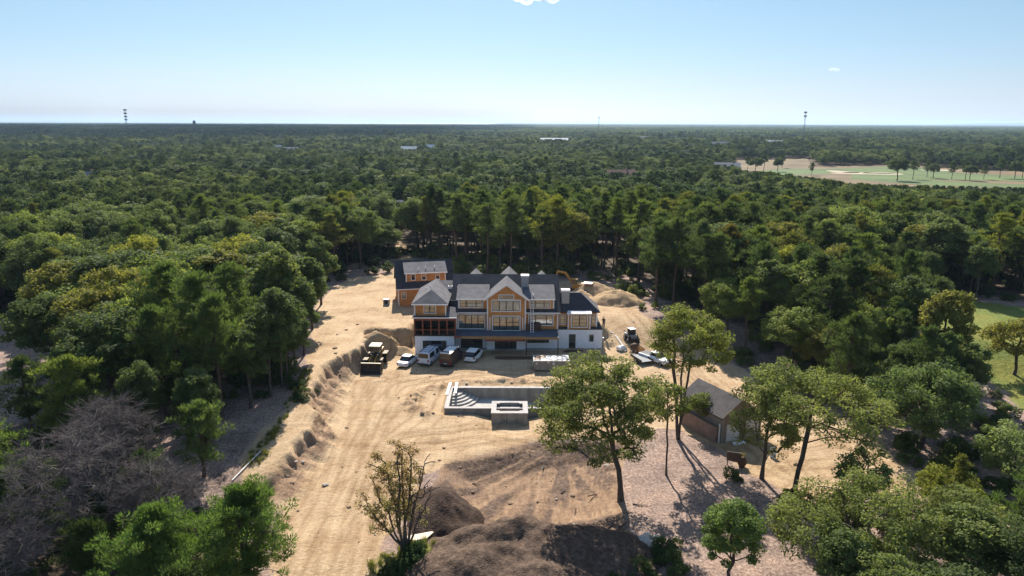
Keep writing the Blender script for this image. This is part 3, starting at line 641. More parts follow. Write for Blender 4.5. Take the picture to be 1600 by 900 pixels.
for px, py, zz, k_, sc_, lb in ((474, 592, 2.6, 2, .70, 'leafy oak at the lip of the sand bank, nearest the grass strip'), (487, 556, 3, 0, .80, 'oak at the lip of the sand bank across from the loader'), (500, 515, 3, 1, .85, 'oak leaning over the graded bench behind the sand bank'), (514, 476, 3, 2, .9, 'oak at the inner corner of the woods left of the rear sand')):
    x, y = G(px - 12, py, zz); hero('oak_tree', TALLOAK[k_], x, y, lb, tint=(.85, .95, .8), scale=sc_, rz=k_ * 2.0 + px, keep=2.5)
for px, py, zz, k_, sc_, lb in ((424, 626, 2.4, 2, .82, 'dark leafy oak at the shaded upper end of the leaf-strewn strip'), (450, 602, 2.6, 1, .72, 'narrow dark oak between the strip and the sand bank'), (392, 644, 2.3, 0, .72, 'low-branched dark oak shading the middle of the leaf-strewn strip')):
    x, y = G(px, py, zz); hero('oak_tree', TALLOAK[k_], x, y, lb, tint=(.75, .88, .75), scale=sc_, rz=k_ * 1.7 + px, keep=2.2)
x, y, _ = at(1096, 674)
hero('thin_tree', broadleaf(31, 5.0, 1.9, .35, 30, 110, .11, .65, .07, 4, -.6, m=M_HERO), x, y, 'small leafy sapling against the side wall of the two-door garage', tint=(.85, .9, .8), keep=2)
hero('oak_tree', TALLOAK[1], -33.5, 99, 'tall narrow oak directly behind the dense bank oak', tint=(1.2, 1.2, .9), scale=1.08)
hero('oak_tree', broadleaf(21, 8.8, 6.8, .18, 150, 190, .105, .95, .24, 9, -.6), 27.5, 50.2, 'large sprawling oak crown at the bottom of the photo beside the sand', tint=(1.25, 1.25, 1.0), keep=5)
hero('oak_tree', broadleaf(22, 7.4, 3.6, .25, 70, 180, .11, .8, .15, 6, -.6), 37.0, 51.5, 'smaller oak right behind the sprawling bottom oak', tint=(1.15, 1.15, .95))
hero('oak_tree', broadleaf(25, 7.6, 2.8, .45, 40, 80, .13, .7, .12, 5, -.4), 32.3, 58.5, 'thin airy sapling in front of the sand by the shaded track', tint=(1.25, 1.3, 1.1))
hero('round_shrub', broadleaf(23, 4.8, 3.0, .05, 60, 150, .12, .75, .1, 5, -.7, m=M_HERO), 41.3, 60.5, 'yellow-green bush beside the shaded track', cat='shrub', tint=(1.15, 1.1, .7))
hero('pine_tree', pine(330, 8.6, 4.2, .15, 42, 50, .22, .55, .17, 6), 44.2, 53.0, 'dark bushy pine in the bottom corner beside the yellow-green bush', tint=(1.0, 1.2, .9))
hero('willow_tree', broadleaf(24, 7.0, 3.8, .1, 70, 150, .13, .85, .16, 6, -.7), 50.5, 65.0, 'pale grey-green rounded tree at the photo edge below the lawn', tint=(1.5, 1.55, 1.5))
hero('oak_tree', broadleaf(26, 10.8, 6.8, .15, 150, 160, .15, 1.1, .3, 9, -.6), 46.8, 74.5, 'huge dark dome-shaped oak between the sand and the lawn', tint=(.9, 1.05, .95), keep=6)
hero('pine_tree', pine(331, 12.5, 4.6, .3, 40, 44, .26, .7, .24, 5), 43.5, 86, 'tall pine with dead lower limbs in front of the dome-shaped oak', tint=(.9, 1.0, .85), keep=4)
hero('spruce_tree', spruce(332, 7.5, 1.9), 61.5, 97, 'small dark pointed spruce at the edge of the lawn', tint=(.7, .75, .8))
hero('oak_tree', broadleaf(27, 9.0, 4.6, .2, 80, 150, .15, .95, .2, 7), 73.5, 97.5, 'olive round tree on the lawn at the photo edge', tint=(1.5, 1.25, .8), keep=5)
hero('oak_tree', broadleaf(28, 8.6, 3.6, .2, 70, 130, .17, .9, .18, 6), 62.5, 118, 'golden-olive round tree beside the head of the lawn', tint=(1.7, 1.35, .75))
# ------------------------------------------------------------------ the woods
TINTS = [('dark green', (.62, .72, .68), 3), ('deep green', (.82, .95, .85), 4), ('mid green', (1.05, 1.12, .95), 4), ('bright green', (1.35, 1.4, .95), 2.6), ('olive', (1.45, 1.22, .8), 1.8), ('yellow-green', (1.85, 1.6, .8), .8), ('grey-green', (1.15, 1.2, 1.35), 1.2), ('brownish', (1.5, .95, .75), .06)]
ROOFS = [  # far houses: pixel of the roof, roof-ridge height, width, depth, rotation, wall colour, roof colour, label
    (284, 392, 7.5, 11, 9, 20, 'brown', 'brown house in the dense woods with a dark sunlit roof'),
    (627, 319, 8.5, 11, 9, 8, 'grey', 'grey-roofed house in the woods behind the rear orange building'),
    (424, 322, 8.0, 9, 8, -25, 'brown', 'dark-roofed house peeping out of the woods, farther left than the grey-roofed one'),
    (640, 231, 11.5, 17, 12, 5, 'white', 'white house with bright walls in the far neighbourhood'),
    (672, 228, 11.5, 12, 10, -20, 'white', 'smaller pale house beside the bright white far house'),
    (455, 232, 11.5, 14, 12, 15, 'grey', 'grey-roofed far house in the trees toward the lattice tower'),
    (433, 229, 11.5, 11, 10, -15, 'white', 'small pale far house left of the grey-roofed far house'),
    (866, 217, 12.5, 44, 20, 3, 'white', 'long bright white-roofed building far out in the woods'),
    (1136, 257, 9.5, 17, 11, -8, 'slate', 'slate-grey house beside the brown field and golf course'),
    (970, 269, 10.0, 17, 11, 12, 'rust', 'rust-brown house with a reddish roof in the mid-distance woods'),
    (135, 272, 9.6, 9, 8, 10, 'grey', 'pale grey flat-looking roof in the woods, leftmost house'),
    (1128, 223, 12.2, 30, 14, 4, 'slate', 'long grey-roofed building far beyond the brown field'),
    (1212, 221, 12.2, 26, 14, -10, 'white', 'pale cluster-like long house far beyond the golf course'),
    (1008, 214, 12.2, 20, 14, 12, 'grey', 'grey far building among trees toward the thin mast'),
]
HOUSES = []
for px, py, zr, wd, dp, rot, c, lb in ROOFS:
    d = ray(px, py); t = (zr - 1.5 - CAM_H) / d[2]; HOUSES.append((d[0] * t, d[1] * t, zr, wd, dp, rot, c, lb))
def sightcap(x, y, h):
    """Trees on a far house's plot stay low enough to leave its roof in the open."""
    cap = h
    q_ = x / y
    if y < 520 and q_ > .315: cap = min(cap, CAM_H - y * math.tan(PITCH - math.atan((450 - np.interp(q_, [.315, .38, .44, .5, .7], [264, 270, 279, 286, 290])) / FPX)) - max(0, tz(x, y)))
    for hx, hy, zr, wd, dp, rot, c, lb in HOUSES:
        if y < hy and hy - y < 60 + .28 * hy and abs(x - hx * y / hy) < (wd * .42) * y / hy + 1.0:
            cap = min(cap, CAM_H - (CAM_H - zr + 2.0) * y / hy)
        elif math.hypot(x - hx, y - hy) < wd * .8: cap = 0
    return cap
def sample(cell, y0, y1, seed, amax=.80):
    rs = np.random.RandomState(seed); xm = y1 * amax
    gx, gy = np.meshgrid(np.arange(-xm, xm, cell), np.arange(y0, y1, cell * .9))
    gx = gx + cell * .5 * (np.arange(gx.shape[0]) % 2)[:, None]
    p = np.stack([gx.ravel(), gy.ravel()], -1) + rs.uniform(-.42, .42, (gx.size, 2)) * cell
    p = p[np.abs(p[:, 0]) < amax * p[:, 1] + 10]
    return p, rs
def allowed(p, grow=0.0):
    ok = np.ones(len(p), bool)
    for poly, buf in KEEP: ok &= sdpoly(p[:, 0], p[:, 1], poly) < -(buf + grow)
    ok &= ~((p[:, 0] > -26) & (p[:, 0] < 17) & (p[:, 1] > 100) & (p[:, 1] < 138))
    for hx, hy, k in HERO: ok &= np.hypot(p[:, 0] - hx, p[:, 1] - hy) > k + grow
    return ok
p, rs = sample(5.9, 42, 330, 11)
p = p[allowed(p)]
p = p[np.argsort(np.hypot(p[:, 0], p[:, 1] - 0))]
inview = lambda q: abs(q[0]) < .735 * (q[1] * .97 + 6) + 5
COLS = [(90, 'near the shaded gravel drive'), (210, 'uphill from the grey dead trees'), (330, 'behind the airy bank pines'), (420, 'up beyond the white pipe'), (515, 'beyond the dense bank oak'), (612, 'straight behind the yellow loader'),
        (702, 'behind the rear orange building'), (790, 'behind the gabled half of the house'), (880, 'behind the house chimney'), (965, 'behind the sand heaps'), (1055, 'up beyond the white pickup'), (1150, 'behind the yellow-topped oak'),
        (1250, 'up beyond the brick outbuilding'), (1365, 'up beyond the leaning forked oak'), (1475, 'up beyond the dome-shaped oak'), (1e9, 'beyond the green lawn')]
ROWS = ['at the clearing edge', 'in the second row', 'in the third row', 'in the fourth row', 'in the fifth row', 'in the sixth row', 'in the seventh row', 'in the eighth row', 'in the ninth row', 'in the tenth row', 'deep in the woods', 'far into the woods', 'at the near woods\' back']
near, rest, nk = [], [], {'oak': 0, 'pine': 0}
dopen = -np.maximum(sdpoly(p[:, 0], p[:, 1], SAND), np.maximum(sdpoly(p[:, 0], p[:, 1], LAWN), sdpoly(p[:, 0], p[:, 1], OPENR)))
pmix = .34 + .35 * fbm(p[:, 0] / 28, p[:, 1] / 28, 5, 3) + .26 * (np.abs(p[:, 0] - 0) < 45) * (p[:, 1] > 138) * (p[:, 1] < 190) + .08 * (p[:, 0] > 30) - .2 * (p[:, 0] < -20)
for k, (x, y) in enumerate(p):
    kind = 'pine' if rs.rand() < pmix[k] else 'oak'
    H = rs.uniform(9.0, 15.2) if kind == 'oak' else rs.uniform(11.5, 16.2)
    if dopen[k] < 7: H *= rs.uniform(.8, 1.0)
    if y < 70: H = min(H, 10.5)
    if kind == 'oak' and H > 13: wr_ = 1
    back_ = 136 < y < 182 and -34 < x < 52
    if back_ and rs.rand() < .7: kind = 'pine'
    if kind == 'pine' and back_: H = rs.uniform(14.5, 18)
    if y < 60: H = min(H, 7.5)
    H2 = sightcap(x, y, H); ti = rs.choice(len(TINTS), p=np.array([t[2] for t in TINTS]) / sum(t[2] for t in TINTS))
    rz = rs.uniform(0, 6.28); pick = rs.randint(0, 100); wr = rs.choice((.8, .95, 1.05, 1.15, 1.35)) * rs.uniform(.93, 1.07)
    if H2 < 4: continue
    H = min(H, H2)
    if x * 0 == 0 and inview((x, y)) and nk[kind] < 295:
        nk[kind] += 1; near.append([x, y, kind, H, ti, rz, pick, wr, dopen[k]])
    else: rest.append((x, y, kind, H, rz, pick, wr))
desc = {}
for q in near:
    x, y, kind, H, ti, rz, pick, wr, dd = q
    px, py = project(x, y, tz(x, y) + .6 * H); q += [px, py]
    col = next(c for lim, c in COLS if px < lim); row = ROWS[min(len(ROWS) - 1, int(max(0, dd - 1) / 7.5))]
    size = 'tall' if H > (13.2 if kind == 'oak' else 14.6) else ('low' if H < (10.6 if kind == 'oak' else 12.6) else 'mid-height')
    desc.setdefault('%s %s %s, %s %s' % (size, TINTS[ti][0], kind, row, col), []).append(q)
ORD = ['leftmost', 'second from left', 'third from left', 'fourth from left', 'fifth from left', 'sixth from left', 'seventh from left', 'eighth from left']
for d, qs in desc.items():
    qs.sort(key=lambda q: q[9])
    for k, q in enumerate(qs):
        x, y, kind, H, ti, rz, pick, wr = q[:8]
        lb = d if len(qs) == 1 else ('%s one: %s' % (('left', 'right')[k], d) if len(qs) == 2 else '%s: %s' % (ORD[min(k, 7)], d))
        if len(lb.split()) > 16: lb = lb.replace('mid-height ', '').replace('low ', '', 1)
        if len(lb.split()) > 16: lb = lb.replace(' mid-height', '').replace('up beyond', 'beyond').replace('straight behind', 'behind').replace('behind the gabled half of the house', 'behind the house gables')
        edge = q[8] < 13
        if kind == 'oak': pool = TALLOAK if (edge and pick < 30) else OAKS; h0 = 14.5 if pool is TALLOAK else 13.0
        else: pool = THINP if pick < (70 if 136 < y < 182 and -34 < x < 52 else 30) else PINES; h0 = 15.0 if pool is THINP else 14.0
        tn = TINTS[ti][1]; s = H / h0
        plant_tree(kind + '_tree', pool[pick % len(pool)], x, y, lb, 'tree', s * wr, rz, 'trees of the woods around the clearing', tn, sz=s)

M_CLOD = mat('earth clod', (.26, .175, .11), .95, var=.3, scale=3); M_STONE = mat('stone', (.36, .31, .26), .9, var=.2, scale=3)
# far woods and undergrowth: one scattered object each
UNL = []
def scatter(name, pts, rot, scl, idx, meshes, label=None):
    n = len(pts); me = bpy.data.meshes.new(name); me.vertices.add(n); me.vertices.foreach_set('co', np.asarray(pts, np.float32).ravel())
    for an, ty, vals in (('rz', 'FLOAT', rot), ('scl', 'FLOAT_VECTOR', scl), ('pick', 'INT', idx)):
        a = me.attributes.new(an, ty, 'POINT'); a.data.foreach_set('vector' if ty == 'FLOAT_VECTOR' else 'value', np.asarray(vals, np.float32 if ty != 'INT' else np.int32).ravel())
    o = link(name, me); tag(o, label, kind='stuff')
    g = bpy.data.node_groups.new(name, 'GeometryNodeTree'); g.interface.new_socket('Geometry', in_out='INPUT', socket_type='NodeSocketGeometry'); g.interface.new_socket('Geometry', in_out='OUTPUT', socket_type='NodeSocketGeometry')
    N, L = g.nodes.new, g.links.new; gi, go = N('NodeGroupInput'), N('NodeGroupOutput')
    ip = N('GeometryNodeInstanceOnPoints'); jn = N('GeometryNodeJoinGeometry')
    for m_ in meshes:
        ob = bpy.data.objects.new(name + '_source', m_); UNL.append(ob)
        oi = N('GeometryNodeObjectInfo'); oi.inputs['Object'].default_value = ob; oi.inputs['As Instance'].default_value = True; L(oi.outputs['Geometry'], jn.inputs[0])
    def attr(nm, ty):
        a = N('GeometryNodeInputNamedAttribute'); a.data_type = ty; a.inputs['Name'].default_value = nm; return a.outputs[0]
    cx = N('ShaderNodeCombineXYZ'); L(attr('rz', 'FLOAT'), cx.inputs[2]); er = N('FunctionNodeEulerToRotation'); L(cx.outputs[0], er.inputs[0])
    L(gi.outputs[0], ip.inputs['Points']); L(jn.outputs[0], ip.inputs['Instance']); ip.inputs['Pick Instance'].default_value = True
    L(attr('pick', 'INT'), ip.inputs['Instance Index']); L(er.outputs[0], ip.inputs['Rotation']); L(attr('scl', 'FLOAT_VECTOR'), ip.inputs['Scale']); L(ip.outputs[0], go.inputs[0])
    md = o.modifiers.new('scatter', 'NODES'); md.node_group = g
    return o
M_FAR = leafmat('far leaves', (.064, .088, .040), (.146, .168, .074), .40, .3, rnd=True)
M_FARP = leafmat('far needles', (.040, .058, .030), (.082, .104, .052), .28, .2, rnd=True)
def merged(parts):
    o = 0; Vs, Fs, ts = [], [], []
    for V_, F_, t_ in parts: Vs.append(V_); Fs.append(F_ + o); ts.append(t_); o += len(V_)
    return np.concatenate(Vs), np.concatenate(Fs), np.concatenate(ts)
def farcrown(seed, H, Rd, base, n=44, per=62, size=.35, m=None, clump=1.25):
    g_ = random.Random(seed); C = crown_points(g_, n, 0, 0, H * (1 + base) / 2, Rd * .85, Rd * .85, H * (1 - base) / 2 * .9, .7, 6, -.5)
    V_, F_, t_ = leaves(g_, C, [clump * g_.uniform(.7, 1.3) for _ in C], per, size, up=.6); return leafmesh('far_crown', V_, F_, t_, m or M_FAR)
def farpine(seed, H, Rd):
    g_ = random.Random(seed); C = []
    for k in range(34):
        t = (k + .5) / 34; z = H * (.35 + .65 * t); L_ = Rd * (1 - t) ** .5 * g_.uniform(.3, 1.1); a = k * 2.4
        C.append((L_ * math.cos(a), L_ * math.sin(a), z))
    V_, F_, t_ = leaves(g_, C, [.85 * g_.uniform(.7, 1.3) for _ in C], 30, .55, aspect=.25, squash=.6, needle=True)
    T_ = MB().tube([(0, 0, 0), (0, 0, H * .8)], [.2, .06], 4)
    return leafmesh('far_pine', V_, F_, t_, M_FARP)
FC = [farcrown(500 + k, 13, 4.7 + .4 * (k % 3), .15) for k in range(6)] + [farpine(520 + k, 14, 3.6) for k in range(3)]
def clumpmesh(seed, nx_=6, ny_=4, step=9.5, size=1.25):
    g_ = random.Random(seed); parts = []
    for i in range(nx_):
        for j in range(ny_):
            H_ = g_.uniform(9, 14.5); cx_, cy_ = (i - nx_ / 2) * step + g_.uniform(-3, 3), (j - ny_ / 2) * step + g_.uniform(-3, 3); r_ = g_.uniform(3.6, 5.6)
            C = crown_points(g_, 9, cx_, cy_, H_ * .62, r_ * .7, r_ * .7, H_ * .34, .6, 0, -.3); tt = g_.random()
            parts.append(leaves(g_, C, [2.1] * 9, 16, size, up=.7, cc=[tt] * 9, tint_c=.75))
    return leafmesh('far_clump', *merged(parts), M_FAR)
CL = [clumpmesh(540 + k) for k in range(4)]

pts, rot, scl, idx = [], [], [], []
def add_far(x, y, H, wr, rz, i, h0):
    pts.append((x, y, tz(x, y) - .2)); rot.append(rz); scl.append((H / h0 * wr, H / h0 * wr, H / h0)); idx.append(i)
for x, y, kind, H, rz, pick, wr in rest: add_far(x, y, H, wr, rz, pick % 6 if kind == 'oak' else 6 + pick % 3, 13.5)
for cell, y0, y1, sd in ((7.2, 330, 700, 21), (8.2, 700, 1150, 22), (9.6, 1150, 1900, 23)):
    q, rs = sample(cell, y0, y1, sd, .78); q = q[allowed(q)]
    ht = 11.5 + 5 * fbm(q[:, 0] / 160, q[:, 1] / 160, 33, 3) + rs.uniform(-2.2, 2.2, len(q)); pn = .3 + .5 * fbm(q[:, 0] / 120, q[:, 1] / 120, 34, 3)
    ht = np.clip(ht, 7.5, 17)
    for k, (x, y) in enumerate(q):
        h_ = float(ht[k])
        if rs.rand() < .05: h_ *= rs.uniform(1.15, 1.35)
        h2 = sightcap(x, y, h_)
        if h2 < 3.5: continue
        add_far(x, y, min(h_, h2), rs.choice((.75, 1.0, 1.15, 1.4, 1.8)) * cell / 7.0, rs.uniform(0, 6.28), rs.randint(0, 6) if rs.rand() > pn[k] else rs.randint(6, 9), 13.5)
scatter('distant_woods', pts, rot, scl, idx, FC, 'far woods of mixed oaks and pines filling the plain to the horizon')
pts, rot, scl, idx = [], [], [], []
for cell, y0, y1, sd, k_ in ((40, 1890, 4200, 24, 1.0), (62, 4200, 9400, 25, 1.5), (130, 9400, 22000, 26, 3.0)):
    q, rs = sample(cell, y0, y1, sd, .78); q = q[allowed(q)]
    if y1 > 9500: q = q[q[:, 0] > -300 - .0 * q[:, 1]]
    hh = 1 + .45 * fbm(q[:, 0] / 700, q[:, 1] / 700, 35, 4)
    for k, (x, y) in enumerate(q):
        pts.append((x, y, 0.0)); rot.append(rs.randint(0, 2) * math.pi + rs.uniform(-.3, .3)); scl.append((k_, k_, float(hh[k]) * rs.uniform(.85, 1.2))); idx.append(rs.randint(0, 4))
scatter('horizon_woods', pts, rot, scl, idx, CL, 'dark unbroken woods along the horizon')

# bushes under and along the edge of the woods
def bush(seed, H=1.8, Rd=1.5, m=None):
    g_ = random.Random(seed); C = crown_points(g_, 16, 0, 0, H * .5, Rd * .8, Rd * .8, H * .45, .4, 3, -.8)
    return leafmesh('bush', *leaves(g_, C, [.5] * 16, 60, .13, up=.5), m or M_FAR)
BU = [bush(600 + k, 1.5 + .5 * (k % 3), 1.4 + .3 * (k % 2)) for k in range(5)]
q, rs = sample(3.0, 42, 185, 31, .76)
sd_ = np.maximum.reduce([sdpoly(q[:, 0], q[:, 1], P_) for P_ in (SAND, OPENL, OPENR, PIT, SOIL, CORE)])
ok = (sd_ < -.8) & (sdpoly(q[:, 0], q[:, 1], LAWN) < -1) & (sdpoly(q[:, 0], q[:, 1], DRIVE) < -1) & ~((q[:, 0] > -26) & (q[:, 0] < 17) & (q[:, 1] > 100) & (q[:, 1] < 138))
ok &= (rs.rand(len(q)) < np.where(sd_ > -9, .75, .4)) & (fbm(q[:, 0] / 9, q[:, 1] / 9, 77, 3) > -.25)
q = q[ok]; pts = np.stack([q[:, 0], q[:, 1], terrain(q[:, 0], q[:, 1]) - .1], -1); n = len(q)
extra = []
for px, py, k, sp in ((645, 893, 7, 1.3), (662, 872, 4, .9), (610, 900, 3, 1.2), (1010, 890, 10, 2.2), (1050, 870, 5, 1.5), (985, 905, 7, 2), (1240, 790, 6, 1.4), (1105, 655, 6, 1.2), (1125, 672, 5, 1.0), (1085, 640, 5, 1.0), (470, 600, 5, 1.2), (468, 625, 5, 1.0), (1150, 750, 3, .7), (1262, 800, 6, 2)):
    x, y, z = at(px, py)
    for _ in range(k): a, b_ = x + rs.normal() * sp * .6, y + rs.normal() * sp * .6; extra.append((a, b_, tz(a, b_) - .1))
pts = np.concatenate([pts, np.array(extra)]); m_ = len(pts)
s_ = np.concatenate([rs.uniform(.5, 1.5, n), rs.uniform(.3, .75, len(extra))])
scatter('undergrowth', pts, rs.uniform(0, 6.28, m_), np.stack([s_, s_, s_ * rs.uniform(.7, 1.3, m_)], -1), rs.randint(0, 5, m_), BU, 'leafy bushes growing under the trees and along the clearing edge')
def tuft(seed, n=70):
    rs_ = np.random.RandomState(seed); a = rs_.uniform(0, 6.28, n); b = np.stack([rs_.normal(0, .12, n), rs_.normal(0, .12, n), np.zeros(n)], -1)
    d = np.stack([np.cos(a) * rs_.uniform(.1, .5, n), np.sin(a) * rs_.uniform(.1, .5, n), np.ones(n)], -1) * rs_.uniform(.2, .5, n)[:, None]; s = np.stack([-np.sin(a), np.cos(a), 0 * a], -1) * .018
    return leafmesh('grass_tuft', np.stack([b - s, b + s, b + d + s * .3, b + d - s * .3], 1).reshape(-1, 3), np.arange(4 * n).reshape(-1, 4), np.repeat(rs_.rand(n), 4), M_GRASS)
M_GRASS = leafmat('grass blades', (.10, .12, .03), (.26, .24, .075), .4, .2, rnd=False)
q, rs = sample(.55, 50, 106, 41, .6)
gz = np.maximum(sdpoly(q[:, 0], q[:, 1], STRIPG), sdpoly(q[:, 0], q[:, 1], PATCH)) + 1.0 * fbm(q[:, 0] / 2, q[:, 1] / 2, 78, 3)
q = q[(gz > 0) & (rs.rand(len(q)) < .75)]; n = len(q); s_ = rs.uniform(.6, 1.3, n)
scatter('grass', np.stack([q[:, 0], q[:, 1], terrain(q[:, 0], q[:, 1]) - .03], -1), rs.uniform(0, 6.28, n), np.stack([s_, s_, s_], -1), rs.randint(0, 3, n), [tuft(k) for k in range(3)], 'thin grass along the top of the sand bank and under the autumn tree')
# clods and stones along the bank, round the heaps and on the yard
CLOD = []
for k in range(4):
    b_ = bmesh.new(); bmesh.ops.create_icosphere(b_, subdivisions=1, radius=.16); g_ = random.Random(k)
    for v_ in b_.verts: v_.co *= 1 + g_.gauss(0, .22); v_.co.z *= .7
    me_ = bpy.data.meshes.new('clod'); b_.to_mesh(me_); b_.free(); me_.materials.append(M_CLOD if k else M_STONE); CLOD.append(me_)
q, rs = sample(.8, 44, 118, 51, .6)
bk_ = bankmask(q[:, 0], q[:, 1]); bf = 4 * bk_ * (1 - bk_) * (q[:, 1] > 58); pr_ = .2 * bf + .10 * (sdpoly(q[:, 0], q[:, 1], PIT) > -1) + .03 * (sdpoly(q[:, 0], q[:, 1], SOIL) > -1) + .02 * (sdpoly(q[:, 0], q[:, 1], SAND) > 0) + .22 * np.exp(-((np.hypot((q[:, 0] + 1.5) / 10.5, (q[:, 1] - 87.5) / 6.6) - 1.12) / .12) ** 2)
ok = (rs.rand(len(q)) < pr_) & ~((q[:, 0] > -16) & (q[:, 0] < 15) & (q[:, 1] > 106)) & ~((q[:, 0] > POOL_X0 - .3) & (q[:, 0] < POOL_X1 + .3) & (q[:, 1] > 80.8) & (q[:, 1] < POOL_Y1 + .3))
q = q[ok]; n = len(q); s_ = rs.gamma(2, .5, n).clip(.25, 2.6)
scatter('rubble', np.array([(x, y, tz(x, y) + .03) for x, y in q]), rs.uniform(0, 6.28, n), np.stack([s_, s_ * .8, s_ * .8], -1), rs.randint(0, 4, n), CLOD, 'clods and stones scattered over the bank, pit and yard')
# trees standing alone on the golf course
gt = [(1215, 268, 12), (1222, 262, 11), (1193, 268, 13), (1180, 268, 12), (1168, 266, 11), (1268, 274, 9), (1401, 282, 17), (1426, 280, 12), (1448, 277, 11), (1458, 278, 11), (1487, 280, 12), (1508, 281, 12), (1515, 282, 11), (1537, 280, 10), (1562, 278, 13), (1585, 279, 13), (1597, 278, 12)]
for k, (px, py, h_) in enumerate(gt):
    x, y = G(px, py, .4); pool = PINES if k % 3 else OAKS
    plant_tree('oak_tree' if k % 3 == 0 else 'pine_tree', pool[k % 5], x, y, '%s tree standing alone on the golf course, %s' % (('tallest broad', 'small', 'dark')[0 if k == 6 else 1 + k % 2], ('number %d' % k, ) [0]), 'tree', h_ / 14 * 1.15, k, 'trees on the golf course', (.75, .85, .75), z=.3, sz=h_ / 14)
GOLF_LABELS = ['rightmost of the dark trees beside the slate house', 'tree tight behind the rightmost dark tree by the slate house', 'middle dark tree in the row by the slate house', 'second dark tree from the slate house on the fairway', 'dark tree nearest the slate house on the fairway', 'small lone tree on the fairway in front of the bunkers', 'tallest umbrella-shaped tree standing just past the bunkers', 'slim tree beside the tallest umbrella-shaped golf tree', 'third tree of the golf row after the umbrella-shaped one', 'fourth tree of the golf row, half behind the third', 'fifth tree of the golf row after the umbrella-shaped one', 'sixth tree of the golf row after the umbrella-shaped one', 'seventh tree of the golf row, touching the sixth', 'low eighth tree of the golf row', 'ninth tree of the golf row toward the photo edge', 'tenth tree of the golf row toward the photo edge', 'last tree of the golf row at the photo edge']
for o, lb in zip([o for o in bpy.data.objects if o.get('group') == 'trees on the golf course'], GOLF_LABELS): o['label'] = lb

# the air: one even box of thin haze
hz = MB().box(-26000, 26000, -600, 26000, -60, 120).build('haze', None); hz.data.materials.clear()
M_HAZE = bpy.data.materials.new('haze air'); M_HAZE.use_nodes = True; t_ = M_HAZE.node_tree; t_.nodes.remove(t_.nodes['Principled BSDF'])
pv = t_.nodes.new('ShaderNodeVolumePrincipled'); pv.inputs['Color'].default_value = (.55, .75, 1, 1); pv.inputs['Density'].default_value = 5.5e-5; pv.inputs['Anisotropy'].default_value = .3
t_.links.new(pv.outputs[0], t_.nodes['Material Output'].inputs['Volume']); hz.data.materials.append(M_HAZE); tag(hz, 'thin bluish haze over the far woods', kind='stuff')
# ------------------------------------------------------------------ the big house
M_SHIN = courses('cedar shingle siding', (.63, .29, .095), (.55, .245, .078), (.36, .16, .05), .16, .16, .8)
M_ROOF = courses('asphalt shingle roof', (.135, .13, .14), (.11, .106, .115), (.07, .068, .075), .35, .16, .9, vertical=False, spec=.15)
M_SHADEROOF = courses('shade-darkened asphalt roof', (.066, .065, .072), (.052, .051, .057), (.032, .031, .034), .35, .16, .9, vertical=False, spec=.15)  # same asphalt with shade put into its colour, for slopes turned from the sun
M_WTRIM = mat('white painted trim', (.78, .74, .70), .5, var=.06, scale=3)
M_FOUND = mat('white foundation coating', (.80, .80, .82), .7, var=.07, scale=1.2, bump=.1)
M_BLACK = mat('black window frame', (.012, .012, .014), .35, var=.1)
def glass(name, col=(.02, .025, .03)):
    m, t, b = nodes(name); b.inputs['Base Color'].default_value = (*col, 1); b.inputs['Roughness'].default_value = .04; b.inputs['Specular IOR Level'].default_value = 1.0; b.inputs['IOR'].default_value = 1.9
    N, L = t.nodes.new, t.links.new
    tc = N('ShaderNodeTexCoord'); no = N('ShaderNodeTexNoise'); no.inputs['Scale'].default_value = .9; L(tc.outputs['Object'], no.inputs[0])
    bp = N('ShaderNodeBump'); bp.inputs['Strength'].default_value = .06; bp.inputs['Distance'].default_value = .1; L(no.outputs[0], bp.inputs['Height']); L(bp.outputs[0], b.inputs['Normal'])
    return m
M_GLASS = glass('window glass'); M_GLASSREFL = glass('reflection tinted glass', (.085, .09, .07))  # second glass: reflected ground and greenery painted in as a pale green base
M_DECK = mat('grey blue roofing membrane', (.085, .10, .13), .75, var=.25, scale=.8, bump=.1)
M_WOOD = mat('raw framing lumber', (.36, .20, .085), .8, var=.25, scale=3, stretch=(1, 1, 4))
M_WOODD = mat('dark stained lumber', (.10, .055, .035), .8, var=.25, scale=3)
M_RED = mat('red brown sheathing', (.24, .075, .04), .75, var=.2, scale=2)
M_METAL = mat('grey sheet metal', (.30, .31, .33), .45, .5, var=.1, scale=1)
M_MEMB = mat('pale metal roofing', (.66, .60, .60), .55, var=.08, scale=.8)
M_CONC = mat('raw concrete', (.42, .40, .37), .85, var=.22, scale=1.3, bump=.2, detail=8)
M_CONCD = mat('damp concrete', (.26, .235, .205), .85, var=.35, scale=1.1, stretch=(1, 1, .25), bump=.2, detail=8)
M_BLUEW = mat('blue grey wrap', (.30, .33, .40), .7, var=.1, scale=1)
M_INT = mat('unlit interior', (.05, .04, .035), .9, var=.2)

